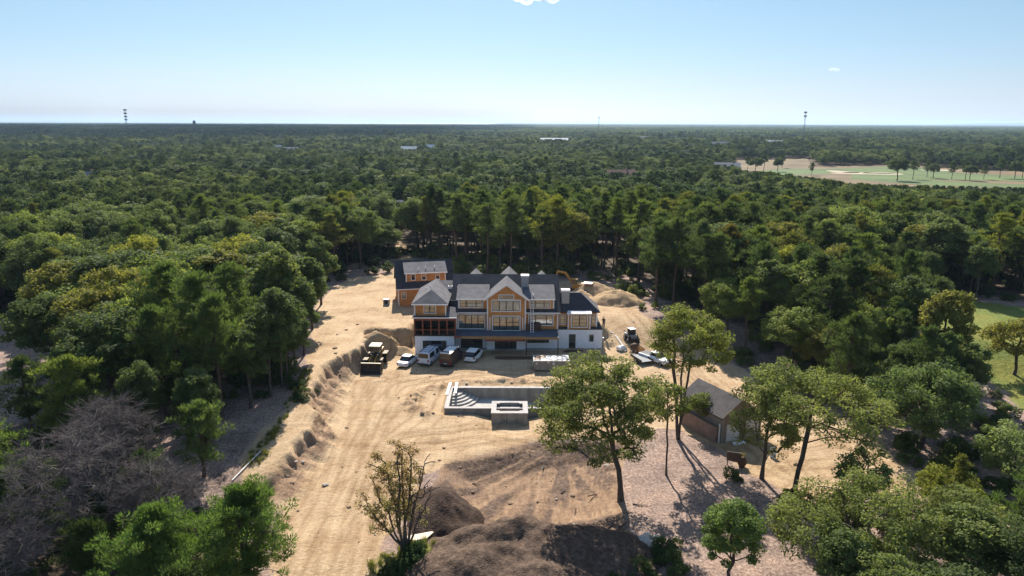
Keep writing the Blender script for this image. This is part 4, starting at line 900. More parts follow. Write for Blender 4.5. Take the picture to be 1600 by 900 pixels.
def window(par, x0, x1, z0, z1, y, n=1, splits=None, rows=(), trim=.16, name='window', gl=None, label=None, sash=.07):
    """Frame with mullions (the part), its glass and white casing (sub-parts); the wall faces -y."""
    xs = [x0] + ([x0 + (x1 - x0) * q for q in splits] if splits else [x0 + (x1 - x0) * k / n for k in range(1, n)]) + [x1]
    m = MB().box(x0, x1, y - .07, y - .004, z1 - sash, z1).box(x0, x1, y - .07, y - .004, z0, z0 + sash)
    for k, x in enumerate(xs):
        a, b = (x, x + sash) if k == 0 else ((x - sash, x) if k == len(xs) - 1 else (x - sash, x + sash)); m.box(a, b, y - .068, y - .006, z0 + sash, z1 - sash)
    for r_ in rows:
        zz = z0 + (z1 - z0) * r_
        for k in range(len(xs) - 1): m.box(xs[k] + sash, xs[k + 1] - sash, y - .06, y - .012, zz - .025, zz + .025)
    f = m.build(name, M_BLACK, par)
    MB().box(x0 + .02, x1 - .02, y - .035, y - .025, z0 + .02, z1 - .02).build('pane', gl or M_GLASS, f)
    if trim:
        t = trim; MB().box(x0 - t, x1 + t, y - .045, y - .002, z1 + .002, z1 + t).box(x0 - t, x1 + t, y - .06, y - .002, z0 - t, z0 - .002).box(x0 - t, x0 - .002, y - .043, y - .003, z0, z1).box(x1 + .002, x1 + t, y - .043, y - .003, z0, z1).build('casing', M_WTRIM, f)
    if label: f['label'] = label
    return f
hs = thing('house', 'large unfinished orange shingled house with dark roofs and white walkout basement', 'house', (0, 110, 0))
B = lambda: MB()
# basement
B().box(7.56, 14.75, 110.3, 117, -.4, 3.2).build('foundation_wall', M_FOUND, hs)
B().box(-15.4, -9.15, 107.1, 118, -.4, 3.1).build('foundation_wall', M_FOUND, hs)
B().box(-9.15, 7.56, 110.25, 117, -.4, 3.0).build('foundation_wall', M_FOUND, hs)
B().box(-4.07, -2.77, 109.45, 110.3, -.3, 2.75).build('pier', M_FOUND, hs); B().box(.77, 2.2, 109.45, 110.3, -.3, 2.75).build('pier', M_FOUND, hs)
window(hs, -14.15, -10.4, .35, 2.25, 107.1, splits=(.22, .73), trim=.09)
for x0, x1 in ((-8.3, -4.8),): window(hs, x0, x1, .05, 2.45, 110.25, n=1, trim=.07, label='wide dark basement opening')
d = window(hs, -2.77, .77, -.02, 2.5, 109.9, n=4, trim=0, name='patio_door', rows=(.5,)); B().box(-1.1, -1.06, 109.80, 109.83, .95, 1.15).build('handle', M_METAL, d)
window(hs, 2.55, 6.07, .95, 2.2, 110.25, splits=(.27, .74), trim=.08)
d = window(hs, 9.34, 10.42, .04, 2.42, 110.3, n=1, trim=.07, name='door', rows=(.3, .62), label='black glazed basement door'); B().box(10.24, 10.28, 110.18, 110.23, 1.0, 1.15).build('handle', M_METAL, d)
window(hs, 12.68, 13.36, 1.2, 2.36, 110.3, n=1, trim=.06, rows=(.5,))
B().box(-10.25, -9.2, 107.03, 107.098, 1.15, 1.42).box(-10.25, -9.2, 107.03, 107.098, .62, .85).build('wall_opening', M_BLACK, hs)
B().box(-9.15, 7.56, 109.0, 110.2, -.05, .06).build('footing', M_CONC, hs)
# main floor walls
B().box(-9.05, 7.55, 110.3, 121.6, 3.25, 6.45).build('main_wall', M_SHIN, hs)
gw = MB().box(-4.03, 2.27, 109.6, 113, 3.25, 8.55); gw.prism([(-4.03, 109.6, 8.552), (2.27, 109.6, 8.552), (-.88, 109.6, 10.75)], (0, 3.4, 0)); gw.build('gable_wall', M_SHIN, hs)
window(hs, -8.6, -4.5, 3.38, 5.62, 110.3, n=4, rows=(.52,), gl=M_GLASSREFL)
window(hs, -3.05, 1.24, 3.3, 5.55, 109.6, n=4, rows=(.14, .55), gl=M_GLASSREFL)
window(hs, -3.14, 1.28, 6.5, 8.2, 109.6, n=4, gl=M_GLASSREFL)
window(hs, -2.02, .22, 8.46, 9.08, 109.6, n=1, gl=M_GLASSREFL, trim=.13)
window(hs, 2.82, 6.62, 4.0, 5.66, 110.3, splits=(.27, .74), gl=M_GLASSREFL)
for x0 in (-8.7, 2.24):
    x1 = x0 + (4.66 if x0 < 0 else 4.6)
    B().box(x0, x1, 110.3, 113.6, 6.46, 8.35).build('dormer_wall', M_SHIN, hs)
window(hs, -8.42, -4.76, 6.92, 8.22, 110.3, splits=(.28, .72), rows=(.5,), gl=M_GLASSREFL, trim=.12)
window(hs, 2.9, 6.1, 6.92, 8.22, 110.3, splits=(.28, .72), rows=(.5,), gl=M_GLASSREFL, trim=.12)
# corner boards and light pilasters
cb = MB()
for x, y, z0, z1 in ((-9.05, 110.3, 3.25, 6.3), (7.33, 110.3, 3.25, 6.3), (-4.03, 109.6, 3.25, 8.45), (2.07, 109.6, 3.25, 8.45), (-8.7, 110.3, 6.75, 8.3), (6.64, 110.3, 6.75, 8.3)): cb.box(x - .01, x + .2, y - .05, y - .003, z0, z1)
cb.build('corner_board', M_WTRIM, hs)
pl = MB()
for x in (-3.62, 1.68): pl.box(x, x + .14, 109.52, 109.597, 3.3, 5.4)
pl.build('pilaster', M_WTRIM, hs)
# roofs
def roof(pts, m=None, t=.16, name='roof', fascia=None):
    o = MB().slab(pts, t).build(name, m or M_ROOF, hs); return o
ym, zr_, ye = 116.2, 11.15, 109.75; sl_ = (zr_ - 6.25) / (ym - ye)
o = roof([(-9.9, ye, 6.25), (7.86, ye, 6.25), (7.86, ym, zr_), (-9.9, ym, zr_)], M_SHADEROOF)
roof([(-9.9, 122.6, 6.25), (7.86, 122.6, 6.25), (7.86, ym + .02, zr_ - .01), (-9.9, ym + .02, zr_ - .01)], M_ROOF)
gl_ = MB(); 
for x in (-9.75, 7.45): gl_.prism([(x, 110.31, 6.3), (x, 122.2, 6.3), (x, ym, zr_ - .22)], (.25, 0, 0))
gl_.build('gable_wall', M_SHIN, hs)
MB().box(-9.0, 7.8, ye - .06, ye + .04, 6.02, 6.2).build('eave_trim', M_WTRIM, hs)
for x0, x1 in ((-8.98, -3.7), (1.9, 6.98)):
    yt = 114.35; zt = 6.25 + sl_ * (yt - ye) + .06; roof([(x0, 109.85, 8.42), (x1, 109.85, 8.42), (x1, yt, zt), (x0, yt, zt)], M_ROOF, name='dormer_roof')
    MB().box(x0 + .02, x1 - .02, 109.79, 109.85, 8.22, 8.40).build('eave_trim', M_WTRIM, hs)
zg = 10.98
for sx_ in (-1, 1):
    xe = -.88 + sx_ * 3.62; ze = zg - 3.62 * .70
    roof([(xe, 109.2, ze), (-.88, 109.2, zg), (-.88, 116.0, zg), (xe, 116.0, ze)], M_ROOF, name='gable_roof')
    MB().prism([(xe, 109.14, ze - .02), (-.88, 109.14, zg - .02), (-.88, 109.14, zg - .27), (xe, 109.14, ze - .27)], (0, .06, 0)).build('rake_board', M_WTRIM, hs)
for xc, yb, w_ in ((-6.3, 121.2, 3.2), (-.54, 123.2, 3.6), (5.1, 119.6, 2.6)):
    for sx_ in (-1, 1):
        roof([(xc, ym + .15, zr_ - .02), (xc, yb, zr_ - .02), (xc + sx_ * w_, yb, zr_ - w_ * .95), (xc + sx_ * w_, ym + .15, zr_ - w_ * .95)], M_ROOF, name='rear_gable_roof')
    MB().prism([(xc - w_ + .3, yb - .6, 6.3), (xc + w_ - .3, yb - .6, 6.3), (xc + w_ - .3, yb - .6, zr_ - w_ * .95), (xc, yb - .6, zr_ - .2), (xc - w_ + .3, yb - .6, zr_ - w_ * .95)], (0, .3, 0)).build('rear_gable_wall', M_SHIN, hs)
# chimneys
def chimney(x0, x1, y0, y1, z0, z1):
    c = MB().box(x0, x1, y0, y1, z0, z1).build('chimney', M_METAL, hs); MB().box(x0 - .09, x1 + .09, y0 - .09, y1 + .09, z1, z1 + .28).build('cap', M_WTRIM, c)
chimney(1.55, 2.72, 113.5, 114.5, 7.6, 11.25); chimney(8.15, 9.4, 112.0, 113.0, 6.0, 9.15)
ve = MB()
for x, y, z in ((-9.0, 113.6, 9.15), (3.4, 110.9, 8.75), (3.5, 110.5, 8.6), (-14.2, 113.5, 9.0), (-13.3, 112.2, 9.7)): ve.cyl((x, y, z + .12), .07, (0, 0, 1), .55, 8)
ve.build('vent_pipe', M_WTRIM, hs)
# deck over the basement
MB().box(-9.13, 7.4, 106.75, 110.22, 3.02, 3.2).build('deck', M_DECK, hs)
fs = MB().box(-8.0, -4.25, 106.62, 106.74, 2.72, 3.1).box(2.15, 7.42, 106.3, 106.42, 2.74, 3.08); fs.build('deck_beam', M_WOOD, hs)
MB().box(2.15, 7.42, 106.42, 106.748, 3.03, 3.19).build('deck_edge', M_DECK, hs)
MB().box(-4.25, 2.15, 106.5, 106.74, 2.66, 3.12).build('deck_beam', M_WOOD, hs)
MB().box(-9.1, -8.0, 106.62, 106.74, 2.85, 3.18).build('deck_beam', M_RED, hs)
MB().box(-4.25, 2.15, 106.55, 106.75, 2.35, 2.655).build('deck_header', M_RED, hs)
for x, y in ((2.3, 106.36), (7.3, 106.36)): MB().box(x - .075, x + .075, y - .075, y + .075, -.3, 2.74).build('post', M_WOODD, hs)
MB().box(7.2, 7.46, 106.1, 106.3, 3.0, 3.35).build('work_light', M_WTRIM, hs)
for x in (2.62, 6.85):
    MB().box(x, x + .14, 110.16, 110.29, 5.55, 5.8).build('wall_lamp', M_WTRIM, hs)
# left wing: screened porch over the basement, a bedroom above
pf = MB().box(-15.5, -8.85, 107.05, 107.25, 5.55, 6.02)
for x in [-15.5 + k * (6.45 / 5) for k in range(6)]: pf.box(x, x + .2, 107.06, 107.24, 3.15, 5.55)
pf.box(-15.3, -9.0, 107.09, 107.2, 3.98, 4.10)
pf.build('porch_frame', M_RED, hs)
MB().box(-15.45, -8.9, 107.1, 112, 3.102, 3.16).build('porch_floor', M_WOODD, hs)
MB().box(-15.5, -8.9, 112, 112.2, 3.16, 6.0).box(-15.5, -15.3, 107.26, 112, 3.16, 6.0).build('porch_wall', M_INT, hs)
MB().box(-15.46, -8.86, 107.0, 107.05, 3.02, 3.28).build('porch_skirt', M_BLACK, hs)
MB().box(-15.75, -8.7, 106.8, 113.5, 6.04, 6.12).build('porch_roof', M_SHADEROOF, hs)
MB().box(-15.78, -8.67, 106.74, 106.8, 5.98, 6.16).build('eave_trim', M_WTRIM, hs)
roof([(-10.3, 106.85, 6.16), (-8.72, 106.85, 6.16), (-9.05, 109.3, 7.15), (-10.3, 109.6, 7.25)], M_ROOF, .06, 'porch_hood')
MB().box(-15.5, -10.4, 107.8, 118, 6.13, 8.12).build('upper_wall', M_SHIN, hs)
MB().box(-15.51, -15.3, 107.75, 107.797, 6.15, 8.1).box(-10.6, -10.39, 107.75, 107.797, 6.15, 8.1).build('corner_board', M_WTRIM, hs)
window(hs, -13.85, -12.15, 6.6, 8.0, 107.8, n=2, rows=(.5,), gl=M_GLASSREFL, trim=.13)
e = 8.15; zr2 = 9.85; x0, x1, xc = -15.85, -10.05, -12.95; yf, yr = 107.4, 118.6; ya = yf + 2.9
roof([(x0, yf, e), (x1, yf, e), (xc, ya, zr2)], M_ROOF, name='hip_roof')
roof([(x1, yf, e), (x1, yr, e), (xc, yr, zr2), (xc, ya, zr2)], M_ROOF, name='hip_roof'); roof([(x0, yf, e), (xc, ya, zr2), (xc, yr, zr2), (x0, yr, e)], M_ROOF, name='hip_roof')
MB().box(x0, x1, yf - .05, yf, e - .2, e - .02).build('eave_trim', M_WTRIM, hs)
MB().box(-10.39, -9.0, 111.5, 118, 6.1, 7.7).build('link_wall', M_SHADEROOF, hs)
roof([(-12.9, 113.6, 7.75), (-9.2, 113.6, 7.75), (-9.2, 118, 9.65), (-12.9, 118, 9.65)], M_ROOF, name='link_roof')
s = MB().box(-10.75, -10.05, 115.6, 116.3, 8.7, 9.15).build('skylight', M_WTRIM, hs); MB().box(-10.68, -10.12, 115.68, 116.22, 9.15, 9.17).build('pane', M_GLASSREFL, s)
# right wing
MB().box(7.56, 13.95, 111.0, 116.9, 3.2, 6.0).build('wing_wall', M_SHIN, hs)
MB().prism([(7.58, 110.2, 3.22), (7.58, 110.99, 3.5), (7.58, 110.99, 3.22)], (7.25, 0, 0)).build('skirt_roof', M_SHADEROOF, hs)
MB().box(13.96, 14.72, 110.3, 116.8, 3.22, 3.45).build('skirt_roof', M_SHADEROOF, hs)
MB().box(9.1, 12.78, 110.4, 111.0, 3.3, 5.85).build('bay', M_SHIN, hs)
MB().box(9.08, 9.28, 110.35, 110.397, 3.3, 5.85).box(12.6, 12.8, 110.35, 110.397, 3.3, 5.85).box(13.76, 13.96, 110.95, 110.997, 3.3, 5.9).build('corner_board', M_WTRIM, hs)
window(hs, 9.75, 12.22, 3.68, 5.62, 110.4, n=2, rows=(.33, .66), gl=M_GLASSREFL)
window(hs, 7.92, 8.7, 3.95, 5.4, 111.0, n=1, rows=(.5,), gl=M_GLASSREFL, trim=.12); window(hs, 13.0, 13.68, 3.95, 5.45, 111.0, n=1, rows=(.5,), gl=M_GLASSREFL, trim=.1)
roof([(8.9, 110.15, 5.98), (12.95, 110.15, 5.98), (12.95, 112.6, 6.75), (9.6, 112.6, 6.75)], M_MEMB, .1, 'bay_roof')
MB().box(8.88, 12.97, 110.08, 110.15, 5.82, 5.98).build('eave_trim', M_WTRIM, hs)
ye2, zr3, yr3 = 110.7, 8.6, 113.7
roof([(7.7, ye2, 6.02), (14.4, ye2, 6.02), (11.4, yr3, zr3), (7.7, yr3, zr3)], M_SHADEROOF, name='hip_roof'); roof([(14.4, ye2, 6.02), (14.4, 117.2, 6.02), (11.4, 114.2, zr3), (11.4, yr3, zr3)], M_ROOF, name='hip_roof')
roof([(7.7, 117.2, 6.02), (14.4, 117.2, 6.02), (11.4, 114.2, zr3), (7.7, 114.2, zr3)], M_ROOF, name='hip_roof'); roof([(7.7, yr3, zr3), (11.4, yr3, zr3), (11.4, 114.2, zr3), (7.7, 114.2, zr3)], M_ROOF, name='hip_roof')
MB().box(14.77, 15.1, 110.6, 111.1, .6, 1.7).build('meter_box', M_METAL, hs)

# rear orange building
gb = thing('garage_building', 'separate orange two-storey garage with a dark roof and long dormer behind the house', 'building', (-20.9, 125.5, 3), R(12))
L_, D_ = 10.2, 9.0; zE, zR = 3.45, 7.75
b1 = MB().box(0, L_, 0, D_, -1, zE); b1.prism([(0.0, 0, zE + .002), (0.0, D_, zE + .002), (0.0, D_ / 2, zR - .25)], (.22, 0, 0)).prism([(L_ - .22, 0, zE + .002), (L_ - .22, D_, zE + .002), (L_ - .22, D_ / 2, zR - .25)], (.22, 0, 0)); b1.build('wall', M_SHIN, gb, False)
MB().slab([(-.3, -.45, zE - .1), (L_ + .3, -.45, zE - .1), (L_ + .3, D_ / 2, zR), (-.3, D_ / 2, zR)], .16).build('roof', M_SHADEROOF, gb, False)
MB().slab([(-.3, D_ + .45, zE - .1), (L_ + .3, D_ + .45, zE - .1), (L_ + .3, D_ / 2 + .02, zR - .01), (-.3, D_ / 2 + .02, zR - .01)], .16).build('roof', M_ROOF, gb, False)
dm = MB().box(1.55, 8.9, .75, 3.6, zE - .2, 6.05).build('dormer', M_SHIN, gb, False)
MB().slab([(1.25, .4, 6.08), (9.2, .4, 6.08), (9.2, 4.1, 7.42), (1.25, 4.1, 7.42)], .14).build('dormer_roof', M_ROOF, gb, False)
MB().box(1.25, 9.2, .34, .4, 5.9, 6.06).build('eave_trim', M_WTRIM, gb, False)
MB().box(-.3, L_ + .3, -.5, -.44, zE - .3, zE - .12).build('eave_trim', M_WTRIM, gb, False)
MB().box(-.02, .2, -.05, -.003, -.5, zE - .1).box(1.53, 1.72, .7, .747, 4.1, 5.95).box(8.73, 8.92, .7, .747, 4.1, 5.95).build('corner_board', M_WTRIM, gb, False)
for x in (2.6, 4.55, 7.1): window(gb, x, x + .62, 4.72, 5.72, .75, 1, rows=(.5,), trim=.12)
window(gb, .75, 1.4, 1.5, 2.55, 0, 1, rows=(.5,), trim=.12)
v_ = MB()
for x, y, z in ((3.9, 1.2, 6.4), (7.0, 1.8, 6.6), (5.3, 1.6, 6.5)): v_.cyl((x, y, z + .1), .08, (0, 0, 1), .6, 8)
v_.build('vent_pipe', M_WTRIM, gb, False)
t = thing('heat_pump', 'grey air-conditioning unit on the sand beside the rear orange building', 'heat pump', (-23.2, 126.2, tz(-23.2, 126.2)))
MB().box(-.55, .55, -.4, .4, .05, 1.1).build('housing', M_METAL, t, False, bevel=.04); MB().cyl((0, -.41, .6), .36, (0, 1, 0), .04, 20).build('fan_grille', M_BLACK, t, False); MB().box(-.6, .6, -.5, .5, -.05, .05).build('base_pad', M_CONC, t, False)

# brick outbuilding with two garage doors
M_BRICK = courses('brown brick', (.27, .155, .105), (.21, .12, .085), (.25, .22, .19), .24, .085, .9)
M_CLAP = courses('weathered clapboard', (.30, .265, .23), (.25, .22, .19), (.09, .08, .07), 3.0, .17, .85)
M_OROOF = courses('brown grey roof shingle', (.105, .097, .098), (.085, .078, .079), (.052, .048, .049), .35, .16, .9, vertical=False, spec=.12)
M_DOORW = mat('off white garage door', (.62, .58, .54), .6, var=.1, scale=2)
M_RENDER = mat('tan stucco', (.235, .175, .13), .85, var=.15, scale=1.5)
ox, oy = 24.25, 75.3; ROT = R(25.5)
ob_ = thing('outbuilding', 'two-door garage of tan stucco and weathered siding on a brick base', 'garage', (ox, oy, tz(ox, oy)), ROT)
Wd, Dp, zE, zR, xr, zB = 6.0, 7.0, 3.6, 5.2, 2.4, 2.8
gab = lambda y: [(0, y, zE - .1), (xr, y, zR - .16), (Wd, y, zB - .1)]
m_ = MB().box(0, .25, .0, Dp, -1, zE - .1).box(Wd - .25, Wd, 0, Dp, -1, zB - .1); m_.prism([(.25, Dp - .25, -1), (.25, Dp - .25, zE), (xr, Dp - .25, zR - .16), (Wd - .25, Dp - .25, zB), (Wd - .25, Dp - .25, -1)], (0, .25, 0)); m_.build('wall', M_CLAP, ob_, False)
f_ = MB().box(.25, .7, 0, .25, -1, 2.2).box(3.0, 3.6, 0, .25, -1, 2.2).box(Wd - .26, Wd - .25, 0, .25, -1, 2.2); f_.prism([(.25, 0, 2.2), (.25, 0, zE), (xr, 0, zR - .16), (Wd - .25, 0, zB), (Wd - .25, 0, 2.2)], (0, .25, 0)); f_.build('front_wall', M_RENDER, ob_, False)
for x0 in (.7, 3.6):
    d = MB().box(x0 + .01, x0 + 2.14, .1, .16, -.1, 2.19)
    for k in range(1, 4): d.box(x0 + .03, x0 + 2.12, .085, .1, k * .55 - .015, k * .55 + .015)
    d = d.build('garage_door', M_DOORW, ob_, False); MB().box(x0 + 1.0, x0 + 1.2, .05, .084, .7, .77).build('handle', M_BLACK, d, False)
MB().slab([(-.4, -.35, zE - .22), (xr, -.35, zR), (xr, Dp + .35, zR), (-.4, Dp + .35, zE - .22)], .15).build('roof', M_OROOF, ob_, False); MB().slab([(Wd + .4, -.35, zB - .2), (xr + .01, -.35, zR), (xr + .01, Dp + .35, zR), (Wd + .4, Dp + .35, zB - .2)], .15).build('roof', M_OROOF, ob_, False)
MB().prism([(-.42, -.41, zE - .24), (xr, -.41, zR - .02), (xr, -.41, zR - .2), (-.42, -.41, zE - .42)], (0, .06, 0)).prism([(Wd + .42, -.41, zB - .22), (xr, -.41, zR - .02), (xr, -.41, zR - .2), (Wd + .42, -.41, zB - .4)], (0, .06, 0)).build('rake_board', M_RENDER, ob_, False)
MB().box(-.55, -.4, -.35, Dp + .35, zE - .36, zE - .22).build('gutter', M_BLACK, ob_, False)
MB().box(-.55, -.01, .4, Dp - .2, -1, 1.9).build('brick_base', M_BRICK, ob_, False); MB().box(-.6, -.005, .3, Dp - .1, 1.905, 1.96).build('ledge', M_RENDER, ob_, False)
MB().box(-.2, -.08, .2, .34, -.3, 2.4).build('downpipe', M_WTRIM, ob_, False)

# far houses
WALLC = {'brown': ((.16, .12, .09), (.09, .075, .07)), 'grey': ((.34, .34, .35), (.17, .17, .18)), 'white': ((.75, .73, .70), (.50, .50, .50)), 'slate': ((.30, .31, .33), (.16, .165, .18)), 'rust': ((.26, .12, .075), (.17, .085, .06))}
FM = {k: (mat(k + ' far wall', a, .8, var=.1), mat(k + ' far roof', b, .85, var=.15)) for k, (a, b) in WALLC.items()}
for hx, hy, zr, wd, dp, rot, c, lb in HOUSES:
    z0 = tz(hx, hy); t = thing('woodland_house', lb, 'house', (hx, hy, z0), R(rot), 'houses scattered through the far woods'); h_ = zr - z0; he = h_ * .62
    MB().box(-wd / 2, wd / 2, -dp / 2, dp / 2, -2, he).prism([(-wd / 2, -dp / 2, he + .01), (-wd / 2, dp / 2, he + .01), (-wd / 2, 0, h_ - .25)], (wd, 0, 0)).build('wall', FM[c][0], t, False)
    for s in (-1, 1): MB().slab([(-wd / 2 - .4, s * (dp / 2 + .5), he - .15), (wd / 2 + .4, s * (dp / 2 + .5), he - .15), (wd / 2 + .4, 0, h_), (-wd / 2 - .4, 0, h_)], .2).build('roof', FM[c][1], t, False)
    n_ = max(3, int(wd / 4))
    for k in range(n_):
        x = -wd / 2 + wd * (k + .5) / n_
        for zz in ((he * .2, he * .2 + 1.5), (he * .6, he * .6 + 1.4)):
            MB().box(x - .55, x + .55, -dp / 2 - .06, -dp / 2 - .004, *zz).build('window', M_GLASS, t, False)
    MB().box(wd * .2, wd * .2 + 1.0, .5, 1.5, he, h_ + .8).build('chimney', FM['rust'][0], t, False)

# masts and tanks on the horizon
def lattice(px, top_py, Y, label, plat=(), r=.8, name='cell_tower'):
    d = ray(px, top_py); t = Y / d[1]; x = d[0] * t; top = CAM_H + d[2] * t
    o = thing(name, label, 'tower', (x, Y, 0)); m = MB(); r0, r1 = r * 1.6, r * .7; L3 = [(math.cos(a), math.sin(a)) for a in (R(90), R(210), R(330))]
    for a, b in L3: m.tube([(a * r0, b * r0, 0), (a * r1, b * r1, top)], .22 * r, 4)
    n_ = int(top / 5)
    for k in range(n_):
        for j in range(3):
            q, q2 = L3[j], L3[(j + 1) % 3]; ra = r0 + (r1 - r0) * k / n_; rb = r0 + (r1 - r0) * (k + 1) / n_; m.bar((q[0] * ra, q[1] * ra, top * k / n_), (q2[0] * rb, q2[1] * rb, top * (k + 1) / n_), .10 * r)
    m.build('mast', M_TOW, o, False)
    for zf, pr in plat:
        p_ = MB()
        for k in range(9):
            a = k * .698; p_.box(pr * math.cos(a) - .45, pr * math.cos(a) + .45, pr * math.sin(a) - .45, pr * math.sin(a) + .45, top * zf - 1.4, top * zf + 1.4)
        p_.tube([(0, 0, top * zf - .2), (0, 0, top * zf + .2)], pr, 9); p_.build('antenna_platform', M_TOW, o, False)
    return o
M_TOW = mat('dark galvanised steel', (.10, .105, .12), .6, .3, var=.1)
lattice(195, 171, 1500, 'dark lattice cell tower with stacked antenna platforms on the horizon, taller one near the sea', ((.985, 2.7), (.87, 2.4), (.76, 2.4), (.66, 2.2)), 1.3)
lattice(1259, 174.5, 1350, 'slim cell tower with two antenna clusters beyond the golf course', ((.98, 2.2), (.86, 2.1)), 1.0)
lattice(936, 183, 1900, 'very thin distant mast on the horizon above the house chimney', ((.99, .8),), .8, 'radio_mast')
d_ = ray(303, 188); Y = 1900; t_ = Y / d_[1]; o = thing('water_tower', 'small dark water tower showing over the horizon beside the taller lattice tower', 'water tower', (d_[0] * t_, Y, 0)); top = CAM_H + d_[2] * t_
MB().tube([(0, 0, top - 9), (0, 0, top - 6.5), (0, 0, top - 1.5), (0, 0, top)], [1.6, 3.6, 3.4, .8], 14).build('tank', M_TOW, o, False); lg = MB()
for a in range(5): lg.bar((4.6 * math.cos(a * 1.257), 4.6 * math.sin(a * 1.257), 0), (3.6 * math.cos(a * 1.257), 3.6 * math.sin(a * 1.257), top - 7), .5)
lg.build('leg_frame', M_TOW, o, False)
# ------------------------------------------------------------------ vehicles
def paint(name, col, rough=.3, metal=0.0): return mat(name, col, rough, metal, var=.06, scale=1.5, spec=.5)
M_PWHITE = paint('white car paint', (.78, .78, .76)); M_PBLUE = paint('pale van paint', (.66, .70, .78)); M_PBROWN = paint('dark brown van paint', (.075, .045, .035), .4)
M_TYRE = mat('tyre rubber', (.02, .02, .02), .85, var=.2); M_RIM = mat('wheel rim', (.35, .35, .36), .35, .8, var=.05)
M_LRED = mat('red lamp lens', (.35, .02, .02), .25, var=.1); M_LCLR = mat('clear lamp lens', (.7, .7, .68), .15, var=.05); M_PLATE = mat('number plate', (.55, .57, .6), .5, var=.05)
M_PLAS = mat('black plastic', (.022, .022, .024), .6, var=.15); M_CARGL = glass('car glass', (.012, .014, .017)); M_CARGL.node_tree.nodes['Principled BSDF'].inputs['Specular IOR Level'].default_value = .3
M_YEL = paint('yellow machine paint', (.36, .19, .025), .5); M_DYEL = mat('worn yellow paint', (.15, .092, .03), .6, var=.35, scale=4); M_CREAM = paint('cream cab roof', (.72, .66, .46), .45); M_STEEL = mat('worn bucket steel', (.045, .036, .032), .55, .4, var=.4, scale=3)
def wheel(par, x, y, r, w, name='wheel', rim=M_RIM):
    h = bpy.data.objects.new(name, None); COL.objects.link(h); h.parent = par; h.location = (x, y, r); h.empty_display_size = .2
    MB().tube([(-w / 2, 0, 0), (-w / 2 + .04, 0, 0), (w / 2 - .04, 0, 0), (w / 2, 0, 0)], [r * .9, r, r, r * .9], 20).build('tyre', M_TYRE, h, False, smooth=False)
    s = 1 if x > 0 else -1
    MB().cyl((s * (w / 2 + .004), 0, 0), r * .62, (1, 0, 0), .03, 14).build('rim', rim, h, False)
def ring(y, w, z0, z1, wt=None, c=.12):        # rounded cross-section of a body at station y
    wt = w if wt is None else wt
    return [(-w + c, y, z0), (w - c, y, z0), (w, y, z0 + c), (wt, y, z1 - c), (wt - c, y, z1), (-wt + c, y, z1), (-wt, y, z1 - c), (-w, y, z0 + c)]
